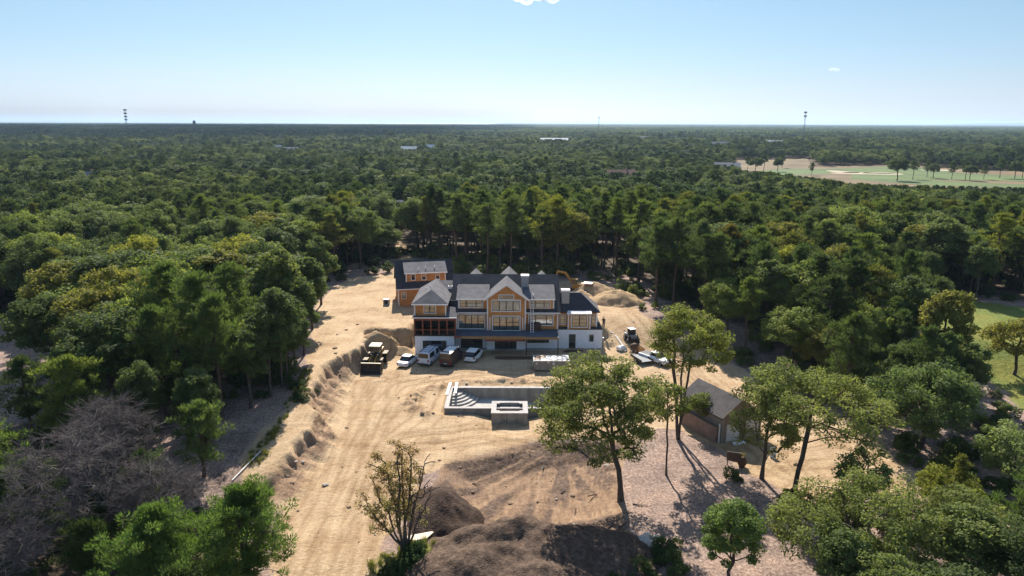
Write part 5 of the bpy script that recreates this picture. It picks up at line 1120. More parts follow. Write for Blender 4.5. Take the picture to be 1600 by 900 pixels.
def car(name, label, cat, x, y, rz, L=4.7, w=.92, belt=.92, top=1.45, pm=M_PWHITE, kind='sedan'):
    z = tz(x, y); c = thing(name, label, cat, (x, y, z), rz); h = L / 2; g0 = .22
    if kind == 'van':
        st = [(-h, .93, .35, 1.0), (-h + .12, .98, .25, 1.05), (h - 1.5, .98, .25, 1.05), (h - .75, .97, .25, 1.0), (h - .1, .9, .3, .85), (h, .8, .38, .7)]
    else:
        st = [(-h, .84, .4, .78), (-h + .12, .96, .28, .9), (-h + .6, 1.0, .2, 1.0), (0, 1.02, .2, 1.0), (h - 1.2, 1.0, .2, .96), (h - .35, .95, .25, .86), (h, .8, .38, .68)]
    MB().loft([ring(yy, w * a, zz0, belt * zz1, c=.1) for yy, a, zz0, zz1 in st]).build('body', pm, c, False, smooth=False, bevel=.03)
    if kind == 'sedan': cab = [(-h + .75, .80, belt * .98), (-h + 1.45, .68, top), (h - 2.1, .68, top), (h - 1.2, .80, belt * .95)]
    elif kind == 'suv': cab = [(-h + .12, .84, belt * .98), (-h + .55, .74, top), (h - 2.0, .72, top), (h - 1.15, .84, belt * .95)]
    else: cab = [(-h + .02, .90, belt), (-h + .10, .82, top), (h - 1.55, .82, top), (h - .75, .88, belt)]
    (y0, w0, z0), (y1, w1, z1), (y2, w2, z2), (y3, w3, z3) = cab; z0 = z3 = belt - .03
    k = w / .92
    w0, w1, w2, w3 = w0 * k, w1 * k, w2 * k, w3 * k
    solid = MB().loft([[(-w0, y0, z0), (w0, y0, z0), (w0, y0 + .01, z0 + .01), (-w0, y0 + .01, z0 + .01)], [(-w0 * .99, y0 + .02, z0), (w0 * .99, y0 + .02, z0), (w1, y1, z1 - .03), (-w1, y1, z1 - .03)], [(-w2 * 1.1, y2, z0), (w2 * 1.1, y2, z0), (w2, y2, z2 - .03), (-w2, y2, z2 - .03)], [(-w3, y3 - .02, z0), (w3, y3 - .02, z0), (w3, y3 - .01, z0 + .01), (-w3, y3 - .01, z0 + .01)]])
    solid.build('cabin', pm if kind == 'van' else M_PLAS, c, False, bevel=.02)
    MB().loft([ring(yy, ww, z1 - .05, z1 + .03, c=.03) for yy, ww in ((y1 - .06, w1 * .97), (y1 + .15, w1 + .02), (y2 - .15, w2 + .02), (y2 + .08, w2 * .97))]).build('roof', pm, c, False, bevel=.015)
    def pane(nm, a, b, e, d, off):          # glass quad shrunk a little inside its opening
        P = [Vector(q) for q in (a, b, e, d)]; ce = sum(P, Vector()) / 4; P = [ce + (q - ce) * .86 + Vector(off) for q in P]; MB().slab([tuple(q) for q in P], .012).build(nm, M_CARGL, c, False)
    o1 = .03
    pane('rear_window', (-w0, y0, z0 + (.15 if kind != 'sedan' else 0)), (w0, y0, z0 + (.15 if kind != 'sedan' else 0)), (w1, y1, z1), (-w1, y1, z1), (0, -o1, .02))
    pane('windscreen', (-w3, y3, z3), (w3, y3, z3), (w2, y2, z2), (-w2, y2, z2), (0, o1, .03))
    for s in (-1, 1):
        ys = (y2 - 1.0) if kind == 'van' else y1
        pane('side_window', (s * w0, y0 + .15 if kind != 'van' else ys, z0), (s * w3, y3 - .15, z0), (s * w2, y2, z1 - .05), (s * w1, ys, z1 - .05), (s * o1, 0, .02))
        if kind == 'van' and pm is M_PBLUE:
            pane('side_window', (s * w0, y0 + .3, z0 + .1), (s * w0, y0 + 2.2, z0 + .1), (s * w1, y0 + 2.2, z1 - .05), (s * w1, y0 + .3, z1 - .05), (s * o1, 0, .02))
        MB().box(s * (w + .02) - .1, s * (w + .02) + .1, y3 - .35, y3 - .2, belt + .02, belt + .2).build('mirror', pm, c, False, bevel=.03)
        zt = belt * .78 if kind != 'van' else belt * .72
        MB().box(s * w * .80 - .12, s * w * .80 + .12, -h - .012, -h + .16, zt - .1, zt + (.12 if kind != 'van' else .3)).build('tail_light', M_LRED, c, False, bevel=.02)
        MB().box(s * w * .68 - .16, s * w * .68 + .16, h - .16, h + .008, belt * .58, belt * .72).build('headlight', M_LCLR, c, False, bevel=.02)
        for yy in (-h + .85, h - .9): wheel(c, s * (w - .09), yy, .33 if kind != 'van' else .36, .22)
    MB().box(-w * .9, w * .9, -h - .05, -h + .1, .32, .5).build('rear_bumper', pm if kind != 'van' else M_PLAS, c, False, bevel=.03)
    MB().box(-w * .82, w * .82, h - .1, h + .05, .3, .48).build('front_bumper', pm if kind != 'van' else M_PLAS, c, False, bevel=.03)
    MB().box(-.26, .26, -h - .07, -h - .052, .55 if kind != 'van' else .62, .68 if kind != 'van' else .75).build('number_plate', M_PLATE, c, False)
    return c, (y0, y1, y2, z1, w1)
def spot(px, py): x, y, z = at(px, py); return x, y
x, y = spot(637, 570); car('sedan', 'white sedan parked on the sunlit sand, leftmost of the parked vehicles', 'car', x, y + .6, R(-17), 4.6, .9, .88, 1.42, kind='sedan')
x, y = spot(671, 567); c, (y0, y1, y2, z1, w1) = car('van', 'pale blue-white passenger van with roof rails parked between the sedan and the brown van', 'van', x, y + .8, R(-16), 5.3, 1.0, 1.12, 2.08, pm=M_PBLUE, kind='van')
rb = MB()
for s in (-1, 1): rb.box(s * .7 - .03, s * .7 + .03, y1 + .2, y2 - .1, z1 + .06, z1 + .12)
for k in range(4): rb.box(-.75, .75, y1 + .4 + k * .9, y1 + .46 + k * .9, z1 + .12, z1 + .16)
rb.build('roof_rack', M_PLAS, c, False)
x, y = spot(704, 569); c, (y0, y1, y2, z1, w1) = car('van', 'dark brown cargo van with a pale roof parked beside the blue-white van', 'van', x + .1, y + .9, R(-16), 5.4, 1.02, 1.15, 2.25, pm=M_PBROWN, kind='van')
MB().box(-.75, .75, y1 + .9, y2 - .2, z1 + .032, z1 + .05).build('roof_panel', M_PWHITE, c, False); MB().box(-.85, .85, y1 - .12, y1 + .3, z1 - .02, z1 + .045).build('roof_lip', M_PWHITE, c, False)
x, y = spot(739, 563); car('suv', 'white hatchback suv parked in the house shade, rightmost of the parked vehicles', 'car', x + .1, y + .8, R(-15), 4.5, .92, .98, 1.62, kind='suv')
# pickup
x, y, z = at(1024, 566); tk = thing('pickup_truck', 'white pickup truck parked on the slope behind the yellow-topped oak', 'pickup', (x, y, z), R(-143)); h = 2.75
MB().loft([ring(yy, .98 * a, z0_, z1_, c=.1) for yy, a, z0_, z1_ in ((-h, .95, .5, 1.05), (-h + .1, 1, .42, 1.1), (.4, 1, .42, 1.1), (h - .4, .98, .42, 1.05), (h, .86, .5, .9))]).build('body', M_PWHITE, tk, False, bevel=.03)
MB().loft([[(-.85, -.55, 1.08), (.85, -.55, 1.08), (.85, -.54, 1.1), (-.85, -.54, 1.1)], [(-.85, -.5, 1.08), (.85, -.5, 1.08), (.72, -.4, 1.78), (-.72, -.4, 1.78)], [(-.85, .75, 1.08), (.85, .75, 1.08), (.7, .55, 1.78), (-.7, .55, 1.78)], [(-.84, 1.4, 1.06), (.84, 1.4, 1.06), (.83, 1.39, 1.08), (-.83, 1.39, 1.08)]]).build('cabin', M_PWHITE, tk, False, bevel=.03)
for s in (-1, 1):
    MB().slab([(s * .83, -.35, 1.15), (s * .83, 1.0, 1.15), (s * .745, .55, 1.68), (s * .76, -.3, 1.68)], .02).build('side_window', M_CARGL, tk, False)
    MB().box(s * 1.0 - .1, s * 1.0 + .1, 1.0, 1.12, 1.15, 1.35).build('mirror', M_PLAS, tk, False)
    MB().box(s * .66 - .16, s * .66 + .16, h - .1, h + .01, .72, .86).build('headlight', M_LCLR, tk, False); MB().box(s * .8 - .1, s * .8 + .1, -h - .01, -h + .1, .7, .95).build('tail_light', M_LRED, tk, False)
    for yy in (-1.75, 1.75): wheel(tk, s * .88, yy, .38, .25)
MB().slab([(-.78, 1.36, 1.14), (.78, 1.36, 1.14), (.68, .68, 1.74), (-.68, .68, 1.74)], .02).build('windscreen', M_CARGL, tk, False)
MB().box(-.82, .82, -2.6, -.7, 1.09, 1.12).build('cargo_bed', M_PLAS, tk, False); MB().box(-.9, .9, h - .02, h + .1, .45, .62).build('front_bumper', M_RIM, tk, False)

# wheel loader facing the camera
x, y, z = at(583, 580); wl = thing('wheel_loader', 'yellow wheel loader with a cream cab roof and wide dark bucket on the sand drive', 'loader', (x, y + 1.9, z), R(180 - 3))
MB().box(-.75, .75, -3.2, -.2, .8, 1.9).box(-.55, .55, -.2, 1.7, .7, 1.5).build('chassis', M_DYEL, wl, False, bevel=.06)
MB().box(-.68, .68, -3.25, -1.3, 1.9, 2.25).build('engine_hood', M_YEL, wl, False, bevel=.08)
cbn = MB()
for sx in (-.7, .62):
    for sy in (-1.35, .0): cbn.box(sx, sx + .08, sy, sy + .08, 1.85, 3.2)
cbn.box(-.72, .72, -1.37, .1, 1.75, 1.95).build('cab_frame', M_PLAS, wl, False)
MB().box(-.64, .64, -1.3, .05, 1.96, 3.18).build('cab_glass', M_CARGL, wl, False); MB().box(-.85, .85, -1.5, .25, 3.2, 3.36).build('cab_roof', M_CREAM, wl, False, bevel=.05)
for s in (-1, 1):
    MB().box(s * 1.1 - .35, s * 1.1 + .35, -2.9, -1.3, 1.62, 1.72).build('mudguard', M_DYEL, wl, False); MB().box(s * 1.1 - .35, s * 1.1 + .35, .55, 1.75, 1.60, 1.70).build('mudguard', M_DYEL, wl, False)
    for yy in (-2.1, 1.15): wheel(wl, s * 1.08, yy, .74, .52, rim=M_DYEL)
    MB().tube([(s * .42, .3, 1.9), (s * .42, 1.5, 1.75), (s * .42, 2.5, .75)], .11, 6).build('lift_arm', M_YEL, wl, False); MB().tube([(s * .2, .2, 1.5), (s * .2, 1.7, 1.2)], .07, 6).build('hydraulic_ram', M_RIM, wl, False)
    MB().box(s * .5 - .12, s * .5 + .12, .25, .35, 2.0, 2.15).build('headlight', M_LCLR, wl, False)
MB().tube([(.1, .3, 2.1), (.1, 1.4, 1.9), (.1, 2.3, 1.35)], .09, 6).build('tilt_linkage', M_DYEL, wl, False)
pr = [(2.55, 1.45), (2.42, .75), (2.62, .25), (3.0, .06), (3.55, .05), (3.55, .11), (3.02, .13), (2.70, .30), (2.52, .76), (2.63, 1.42)]
bk_ = MB().prism([(-1.45, a, b) for a, b in pr], (2.9, 0, 0))
for s in (-1.47, 1.41): bk_.prism([(s, a, b) for a, b in ((2.5, 1.4), (2.44, .75), (2.64, .27), (3.0, .08), (3.5, .08))], (.06, 0, 0))
bk_.build('bucket', M_STEEL, wl, False); MB().box(-1.5, 1.5, 2.5, 2.66, 1.42, 1.52).build('bucket_rim', M_CREAM, wl, False)
MB().cyl((-.5, -2.3, 2.6), .05, (0, 0, 1), .9, 8).build('exhaust', M_PLAS, wl, False)

# small machines on the right
x, y, z = at(986, 532); sk = thing('skid_steer', 'small dark skid loader with a black cab on the sand slope right of the house', 'loader', (x, y, z), R(200))
MB().box(-.6, .6, -1.3, .9, .35, 1.15).build('chassis', M_METAL, sk, False, bevel=.05); MB().box(-.5, .5, -.5, .6, 1.15, 2.0).build('cab', M_PLAS, sk, False, bevel=.04); MB().box(-.55, .55, -.6, .7, 2.0, 2.1).build('cab_roof', M_METAL, sk, False)
for s in (-1, 1):
    MB().tube([(s * .72, -1.2, 1.5), (s * .72, .6, 1.2), (s * .72, 1.4, .5)], .08, 6).build('lift_arm', M_PLAS, sk, False)
    for yy in (-.75, .45): wheel(sk, s * .75, yy, .4, .28)
MB().prism([(-.8, a, b) for a, b in ((1.35, .7), (1.3, .15), (1.5, .06), (2.0, .05), (2.0, .1), (1.5, .12), (1.38, .2), (1.42, .7))], (1.6, 0, 0)).build('bucket', M_STEEL, sk, False)
x, y, z = at(990, 552); mx_ = thing('mortar_mixer', 'dark brown mortar mixer with a tilted drum just below the skid loader', 'mixer', (x, y, z), R(30))
MB().tube([(-.5, 0, 1.0), (-.3, 0, 1.05), (.35, 0, 1.25), (.55, 0, 1.3)], [.3, .55, .5, .3], 14).build('drum', M_WOODD, mx_, False, smooth=True); fr = MB()
for sx in (-.5, .5):
    for sy in (-.4, .4): fr.bar((sx, sy, 0), (sx * .4, sy * .5, .9), .06)
fr.bar((-.5, -.4, .15), (.5, -.4, .15), .05).bar((-.5, .4, .15), (.5, .4, .15), .05).build('stand', M_PLAS, mx_, False)
for s in (-1, 1): wheel(mx_, s * .55, -.3, .25, .12)
x, y, z = at(1001, 553); rl = thing('cable_reel', 'wooden cable reel standing on edge beside the white pickup', 'cable reel', (x, y, z + .6), R(20))
for s in (-1, 1): MB().cyl((0, s * .3, 0), .62, (0, 1, 0), .06, 24).build('flange', M_WOOD, rl, False)
MB().cyl((0, 0, 0), .3, (0, 1, 0), .54, 16).build('core', M_RED, rl, False)
x, y, z = at(1002, 566); tr = thing('trailer', 'low grey flatbed trailer half hidden by leaves below the cable reel', 'trailer', (x, y, z), R(20))
MB().box(-.95, .95, -1.7, 1.7, .55, .68).build('bed', M_TOW, tr, False); MB().prism([(-.5, 1.7, .56), (.5, 1.7, .56), (0, 2.8, .5)], (0, 0, .08)).build('drawbar', M_PLAS, tr, False)
for s in (-1, 1):
    wheel(tr, s * 1.05, -.2, .32, .2); MB().box(s * .95 - .03, s * .95 + .03, -1.7, 1.7, .68, .95).build('side_rail', M_PLAS, tr, False)
x, y, z = at(971, 546); tp = thing('covered_pile', 'white sheet draped over a pile at the end of the curved retaining wall', 'pile', (x, y, z), R(35))
MB().loft([[(-1.1, -.8, 0), (1.1, -.8, 0), (1.1, .8, 0), (-1.1, .8, 0)], [(-1.0, -.7, .5), (.9, -.75, .6), (1.0, .7, .45), (-.95, .72, .55)], [(-.5, -.3, .85), (.5, -.35, .95), (.45, .3, .8), (-.5, .35, .9)]]).build('sheet', M_WTRIM, tp, False, bevel=.12); tp.scale = (.7, .7, .8)
# retaining wall
rw = []
for px, py in ((943, 519), (952, 517), (960, 521), (966, 530), (972, 540), (977, 550)): rw.append(at(px, py))
pth = [(a, b) for a, b, c_ in rw]; w_ = MB()
for k in range(len(pth) - 1):
    (xa, ya_), (xb_, yb_) = pth[k], pth[k + 1]; n_ = Vector((yb_ - ya_, xa - xb_, 0)).normalized() * .16; zt_ = 2.1 - .33 * k; zt2 = 2.1 - .33 * (k + 1)
    w_.loft([[(xa - n_.x, ya_ - n_.y, -.5), (xa + n_.x, ya_ + n_.y, -.5), (xa + n_.x, ya_ + n_.y, zt_), (xa - n_.x, ya_ - n_.y, zt_)], [(xb_ - n_.x, yb_ - n_.y, -.5), (xb_ + n_.x, yb_ + n_.y, -.5), (xb_ + n_.x, yb_ + n_.y, zt2), (xb_ - n_.x, yb_ - n_.y, zt2)]], cap=True)
tag(w_.build('retaining_wall', M_CONC), 'pale curved concrete retaining wall curling round the white corner of the house', 'wall')

# machines behind the right wing
x, y, z = at(903, 457); ex_ = thing('excavator', 'orange-yellow excavator boom and body half hidden behind the dark hip roof', 'excavator', (x, y, z), R(80))
for s in (-1, 1): MB().loft([[(s * .9 - .3, -1.6, .35), (s * .9 + .3, -1.6, .35), (s * .9 + .3, -1.6, .5), (s * .9 - .3, -1.6, .5)], [(s * .9 - .3, -1.3, 0), (s * .9 + .3, -1.3, 0), (s * .9 + .3, -1.3, .85), (s * .9 - .3, -1.3, .85)], [(s * .9 - .3, 1.3, 0), (s * .9 + .3, 1.3, 0), (s * .9 + .3, 1.3, .85), (s * .9 - .3, 1.3, .85)], [(s * .9 - .3, 1.6, .35), (s * .9 + .3, 1.6, .35), (s * .9 + .3, 1.6, .5), (s * .9 - .3, 1.6, .5)]]).build('track', M_PLAS, ex_, False)
MB().box(-1.1, 1.1, -1.9, 1.1, .95, 1.9).build('body', M_YEL, ex_, False, bevel=.08); MB().box(-1.05, -.15, .1, 1.3, 1.9, 2.8).build('cab', M_CARGL, ex_, False, bevel=.05); MB().box(-1.1, -.1, .05, 1.35, 2.8, 2.9).build('cab_roof', M_YEL, ex_, False)
MB().tube([(.2, 1.0, 1.7), (.2, 2.6, 3.9), (.2, 4.2, 4.1)], [.26, .28, .2], 6).build('boom', M_YEL, ex_, False); MB().tube([(.2, 4.1, 4.3), (.2, 4.9, 1.6)], [.2, .14], 6).build('dipper_arm', M_YEL, ex_, False); MB().prism([(-.3, 4.6, 1.6), (-.3, 5.2, 1.5), (-.3, 5.0, .7), (-.3, 4.4, .8)], (1.0, 0, 0)).build('bucket', M_STEEL, ex_, False)
x, y, z = at(917, 462); tt = thing('tractor', 'small tractor with a white canopy roof beside the back sand heap', 'tractor', (x, y, z), R(160))
MB().box(-.4, .4, -.2, 1.9, .6, 1.25).build('hood', M_PLAS, tt, False, bevel=.05); MB().box(-.75, .75, -1.3, -.1, .6, .95).build('platform', M_PLAS, tt, False); MB().box(-.95, .95, -1.55, .2, 2.35, 2.48).build('canopy', M_WTRIM, tt, False, bevel=.04); ps = MB()
for sx in (-.8, .74):
    for sy in (-1.4, .05): ps.box(sx, sx + .06, sy, sy + .06, .95, 2.35)
ps.build('canopy_post', M_PLAS, tt, False); MB().box(-.3, .3, -1.0, -.5, .95, 1.2).box(-.3, .3, -1.1, -1.0, .95, 1.6).build('seat', M_PLAS, tt, False)
for s in (-1, 1): wheel(tt, s * .8, -.75, .62, .36, rim=M_DYEL); wheel(tt, s * .65, 1.4, .38, .25, rim=M_DYEL)

# ------------------------------------------------------------------ dumpster, site materials
x, y, z = at(861, 577); dp_ = thing('dumpster', 'open grey rubbish skip full of white debris in front of the deck', 'dumpster', (x, y + .4, z)); 
q = MB().box(x - 2.6, x + 2.6, y - .9, y - .82, z + .15, z + 1.55).box(x - 2.6, x + 2.6, y + 1.62, y + 1.7, z + .15, z + 1.55).box(x - 2.6, x - 2.52, y - .82, y + 1.62, z + .15, z + 1.55).box(x + 2.52, x + 2.6, y - .82, y + 1.62, z + .15, z + 1.55).box(x - 2.52, x + 2.52, y - .82, y + 1.62, z + .15, z + .22)
for k in range(7): q.box(x - 2.45 + k * .8, x - 2.35 + k * .8, y - .96, y - .902, z + .2, z + 1.5)
M_SKIP = mat('rust streaked skip steel', (.26, .235, .20), .75, var=.3, scale=2, stretch=(1, 1, .3)); q.build('body', M_SKIP, dp_)
MB().box(x - 2.68, x + 2.68, y - .98, y - .78, z + 1.55, z + 1.66).box(x - 2.68, x + 2.68, y + 1.58, y + 1.78, z + 1.55, z + 1.66).box(x - 2.68, x - 2.48, y - .78, y + 1.58, z + 1.55, z + 1.66).box(x + 2.48, x + 2.68, y - .78, y + 1.58, z + 1.55, z + 1.66).build('rim', M_CONC, dp_)
for sx in (-2.3, 2.15): MB().box(x + sx, x + sx + .15, y - .8, y + 1.6, z, z + .15).build('skid', M_PLAS, dp_)
rgb_ = random.Random(5); DM = [mat('debris ' + n, c, .8, var=.2, scale=3) for n, c in (('white', (.72, .70, .68)), ('grey', (.4, .4, .42)), ('blue', (.10, .13, .30)), ('tan', (.45, .33, .22)), ('brown', (.18, .11, .07)))]
def lump(rg_, r, sq=.6):
    ico = bmesh.new(); bmesh.ops.create_icosphere(ico, subdivisions=2, radius=r)
    for v in ico.verts: v.co *= 1 + rg_.gauss(0, .13); v.co.z *= sq
    me = bpy.data.meshes.new('lump'); ico.to_mesh(me); ico.free(); return me
DN = (('white_bag', 'crumpled white rubbish bag'), ('grey_bag', 'grey rubbish bag'), ('blue_bag', 'dark blue rubbish bag'), ('cardboard_heap', 'tan crushed cardboard'), ('wood_scrap', 'brown lump of scrap wood'))
MB().box(x - 2.5, x + 2.5, y - .8, y + 1.6, z + .25, z + 1.05).build('debris_fill', DM[4], dp_)
WH = ['against the front rim', 'in the middle', 'near the far rim']
for k in range(18):
    kx = k % 6; ky = k // 6; ci = (0, 0, 1, 0, 3, 0, 2, 0, 4, 0, 0, 1, 0, 3, 0, 0, 3, 4)[(k * 5 + ky) % 18]
    me = lump(rgb_, .42 + .12 * rgb_.random(), .7); me.materials.append(DM[ci]); o = link(DN[ci][0], me, None, (x - 2.05 + kx * .82 + rgb_.uniform(-.1, .1), y - .45 + ky * .85, z + 1.3 + rgb_.uniform(-.05, .12))); o.rotation_euler = (0, 0, k)
    tag(o, '%s in the skip %s, %s' % (DN[ci][1], WH[ky], ('at the suv end', 'second from the suv end', 'third from the suv end', 'third from the oak end', 'second from the oak end', 'at the oak end')[kx]), 'rubbish', 'rubbish in the skip')
x, y, z = at(806, 560); lp = thing('lumber_stack', 'long low stack of dark boards lying on the shaded ground below the deck', 'lumber', (x, y, z), R(-1)); rl_ = random.Random(3)
for k in range(9): 
    yy = -.6 + (k % 5) * .26; zz = .04 + .11 * (k // 5); x0 = rl_.uniform(-3.4, -2.6); MB().box(x0, x0 + rl_.uniform(4.6, 6.2), yy, yy + .2, zz, zz + .09).build('board', M_WOODD, lp, False)
x, y, z = at(897, 549); lp = thing('lumber_stack', 'few dark boards on the ground at the foot of the white right wing', 'lumber', (x, y, z))
for k in range(4): MB().box(-1.8 + .2 * k, 1.2 + .1 * k, -.5 + .26 * k, -.28 + .26 * k, .02, .12).build('board', M_WOODD, lp, False)
# ladder and boards on the deck
ld = thing('ladder', 'wooden ladder leaning on the orange wall above the deck beside the chimney dormer', 'ladder', (3.25, 108.4, 3.2)); a, b_ = Vector((3.0, 108.3, 3.2)), Vector((3.0, 110.15, 8.2)); m = MB()
for s in (0, .45): m.bar((a.x + s, a.y, a.z), (b_.x + s, b_.y, b_.z), .045)
m.build('side_rail', M_WTRIM, ld); m = MB()
for k in range(14): q = a + (b_ - a) * ((k + .6) / 14.5); m.bar((q.x, q.y, q.z), (q.x + .45, q.y, q.z), .03)
m.build('rung', M_WTRIM, ld)
bs = thing('board_stack', 'plum-brown stack of sheets leaning under the right main window on the deck', 'boards', (3.2, 109.6, 3.2)); 
for k in range(4): MB().box(2.2 + .1 * k, 4.6 + .05 * k, 109.5 + .13 * k, 109.6 + .13 * k, 3.21, 4.3 - .1 * k).build('sheet', M_RED if k % 2 else M_WOODD, bs)
# person beside the house
def person(px, py, label, rz, top_col, leg_col):
    x, y, z = at(px, py); o = thing('person', label, 'person', (x, y, z), rz)
    bm = bmesh.new(); me = bpy.data.meshes.new('body')
    V_ = [(0, 0, .95), (0, 0, 1.15), (0, .01, 1.38), (0, .02, 1.5), (0, .03, 1.62), (-.1, 0, .88), (-.12, .03, .48), (-.13, -.02, .06), (-.13, .14, .03), (.1, 0, .88), (.13, -.04, .48), (.15, -.1, .06), (.15, .06, .03), (-.2, 0, 1.4), (-.27, .0, 1.12), (-.22, .18, .98), (.2, 0, 1.4), (.28, .02, 1.12), (.2, .22, 1.05), (0, .04, 1.73)]
    E_ = [(0, 1), (1, 2), (2, 3), (3, 4), (4, 19), (0, 5), (5, 6), (6, 7), (7, 8), (0, 9), (9, 10), (10, 11), (11, 12), (2, 13), (13, 14), (14, 15), (2, 16), (16, 17), (17, 18)]
    r_ = [.16, .16, .17, .065, .1, .1, .075, .05, .04, .1, .075, .05, .04, .075, .052, .04, .075, .052, .04, .09]
    me.from_pydata(V_, E_, []); b = bpy.data.objects.new('body', me); COL.objects.link(b); b.parent = o
    sk_ = b.modifiers.new('skin', 'SKIN'); b.modifiers.new('sub', 'SUBSURF').levels = 1; b.modifiers['sub'].render_levels = 1
    for k, sv in enumerate(me.skin_vertices[0].data): sv.radius = (r_[k], r_[k] * .8)
    me.skin_vertices[0].data[0].use_root = True; me.materials.append(mat('skin tone', (.45, .26, .18), .6))
    def shell(nm, rings, m): MB().loft(rings).build(nm, m, o, False, smooth=True, bevel=.01)
    def el(z_, a_, b2, cx=0, cy=0, n=12): return [(cx + a_ * math.cos(6.283 * k / n), cy + b2 * math.sin(6.283 * k / n), z_) for k in range(n)]
    shell('shirt', [el(.92, .19, .15), el(1.15, .19, .15), el(1.38, .23, .16), el(1.47, .12, .1)], top_col)
    for s, y_ in ((-1, .02), (1, -.06)): shell('trouser_leg', [el(.98, .12, .14, s * .08), el(.5, .09, .1, s * .13, y_ * .6), el(.1, .075, .09, s * .14, y_)], leg_col)
    for s in (-1, 1): MB().tube([(s * .2, 0, 1.42), (s * .275, 0, 1.15)], [.09, .07], 8).build('sleeve', top_col, o, False)
    MB().tube([(0, .04, 1.72), (0, .04, 1.80), (0, .04, 1.84)], [.115, .1, .05], 12).build('cap', leg_col, o, False, smooth=True); return o
M_CL1 = mat('dark red work shirt', (.14, .05, .04), .85, var=.15); M_CL2 = mat('dark jeans', (.035, .04, .06), .85, var=.15)
person(943, 511, 'person in dark clothes standing on the sand at the corner of the right wing', R(150), M_CL1, M_CL2)

# ------------------------------------------------------------------ swimming pool
pz = .62; PX0, PX1, PY0, PY1 = POOL_X0, POOL_X1, POOL_Y0, POOL_Y1; tw = .5
po = thing('swimming_pool', 'unfinished bare concrete pool with curved corner steps and a raised square spa', 'pool', ((PX0 + PX1) / 2, (PY0 + PY1) / 2, 0))
def wallseg(x0, x1, y0, y1, z0, z1, nm, m): return MB().box(x0, x1, y0, y1, z0, z1).build(nm, m, po)
wallseg(PX0, PX1, PY0, PY0 + tw, -2.3, pz, 'wall', M_CONCD); wallseg(PX0, PX1, PY1 - tw, PY1, -2.3, pz, 'wall', M_CONCD); wallseg(PX0, PX0 + tw, PY0 + tw, PY1 - tw, -2.3, pz, 'wall', M_CONCD); wallseg(PX1 - tw, PX1, PY0 + tw, PY1 - tw, -2.3, pz, 'wall', M_CONCD)
cp = MB().box(PX0 - .03, PX1 + .03, PY0 - .03, PY0 + tw + .03, pz + .003, pz + .09).box(PX0 - .03, PX1 + .03, PY1 - tw - .03, PY1 + .03, pz + .003, pz + .09).box(PX0 - .03, PX0 + tw + .03, PY0 + tw + .03, PY1 - tw - .03, pz + .003, pz + .088).box(PX1 - tw - .03, PX1 + .03, PY0 + tw + .03, PY1 - tw - .03, pz + .003, pz + .088); M_COPE = mat('pale concrete coping', (.345, .315, .30), .8, var=.2, scale=2); cp.build('coping', M_COPE, po)
M_FLOOR = mat('pool floor concrete', (.36, .335, .305), .85, var=.25, scale=.6, detail=8)
MB().prism([(PX0 + tw, 0, -.75), (-1.0, 0, -.85), (4.0, 0, -1.6), (PX1 - tw, 0, -1.6), (PX1 - tw, 0, -2.2), (PX0 + tw, 0, -2.2)], (0, PY1 - PY0 - 2 * tw, 0)).build('floor', M_FLOOR, po, False).location = (-(PX0 + PX1) / 2, PY0 + tw - (PY0 + PY1) / 2, 0)
for k in range(5):
    r_ = 1.5 + k * .52; zt = .22 - k * .2; cx, cy = PX0 + tw + .003, PY1 - tw - .003
    poly = [(cx, cy, zt - .19), (cx, cy - r_ * 1.15, zt - .19)] + [(cx + r_ * math.sin(a), cy - r_ * 1.15 * math.cos(a), zt - .19) for a in [R(10 * j) for j in range(1, 9)]] + [(cx + r_, cy, zt - .19)]
    MB().prism(poly, (0, 0, .185)).build('step', M_FLOOR, po)
SX0, SX1, SY0, SY1, sz = -2.5, 2.0, 81.2, 85.0, 1.0
sp = MB().box(SX0, SX1, SY0, SY0 + .55, -2.3, sz).box(SX0, SX1, SY1 - .55, SY1, -2.3, sz).box(SX0, SX0 + .55, SY0 + .55, SY1 - .55, -2.3, sz).box(SX1 - .55, SX1, SY0 + .55, SY1 - .55, -2.3, sz).box(SX0 + .55, SX1 - .55, SY0 + .55, SY1 - .55, -2.3, -.1).build('spa', M_CONCD, po)
cq = MB().box(SX0 - .04, SX1 + .04, SY0 - .04, SY0 + .62, sz + .003, sz + .1).box(SX0 - .04, SX1 + .04, SY1 - .5, SY1 + .04, sz + .003, sz + .1).box(SX0 - .04, SX0 + .6, SY0 + .62, SY1 - .5, sz + .003, sz + .098).box(SX1 - .6, SX1 + .04, SY0 + .62, SY1 - .5, sz + .003, sz + .098)
for sx in (SX0 + .6, SX1 - 1.0): cq.box(sx, sx + .4, SY0 + .62, SY0 + .85, sz + .004, sz + .097).box(sx, sx + .4, SY1 - .75, SY1 - .5, sz + .004, sz + .097)
cq.build('coping', M_COPE, sp)
m = MB()
for k in range(9): m.box(SX0 + 1.0 + k * .3, SX0 + 1.06 + k * .3, SY0 - .05, SY0 - .003, -.35 + .1 * (k % 3), -.1 + .13 * ((k * 5) % 4))
m.build('dark_stain', M_PLAS, sp)
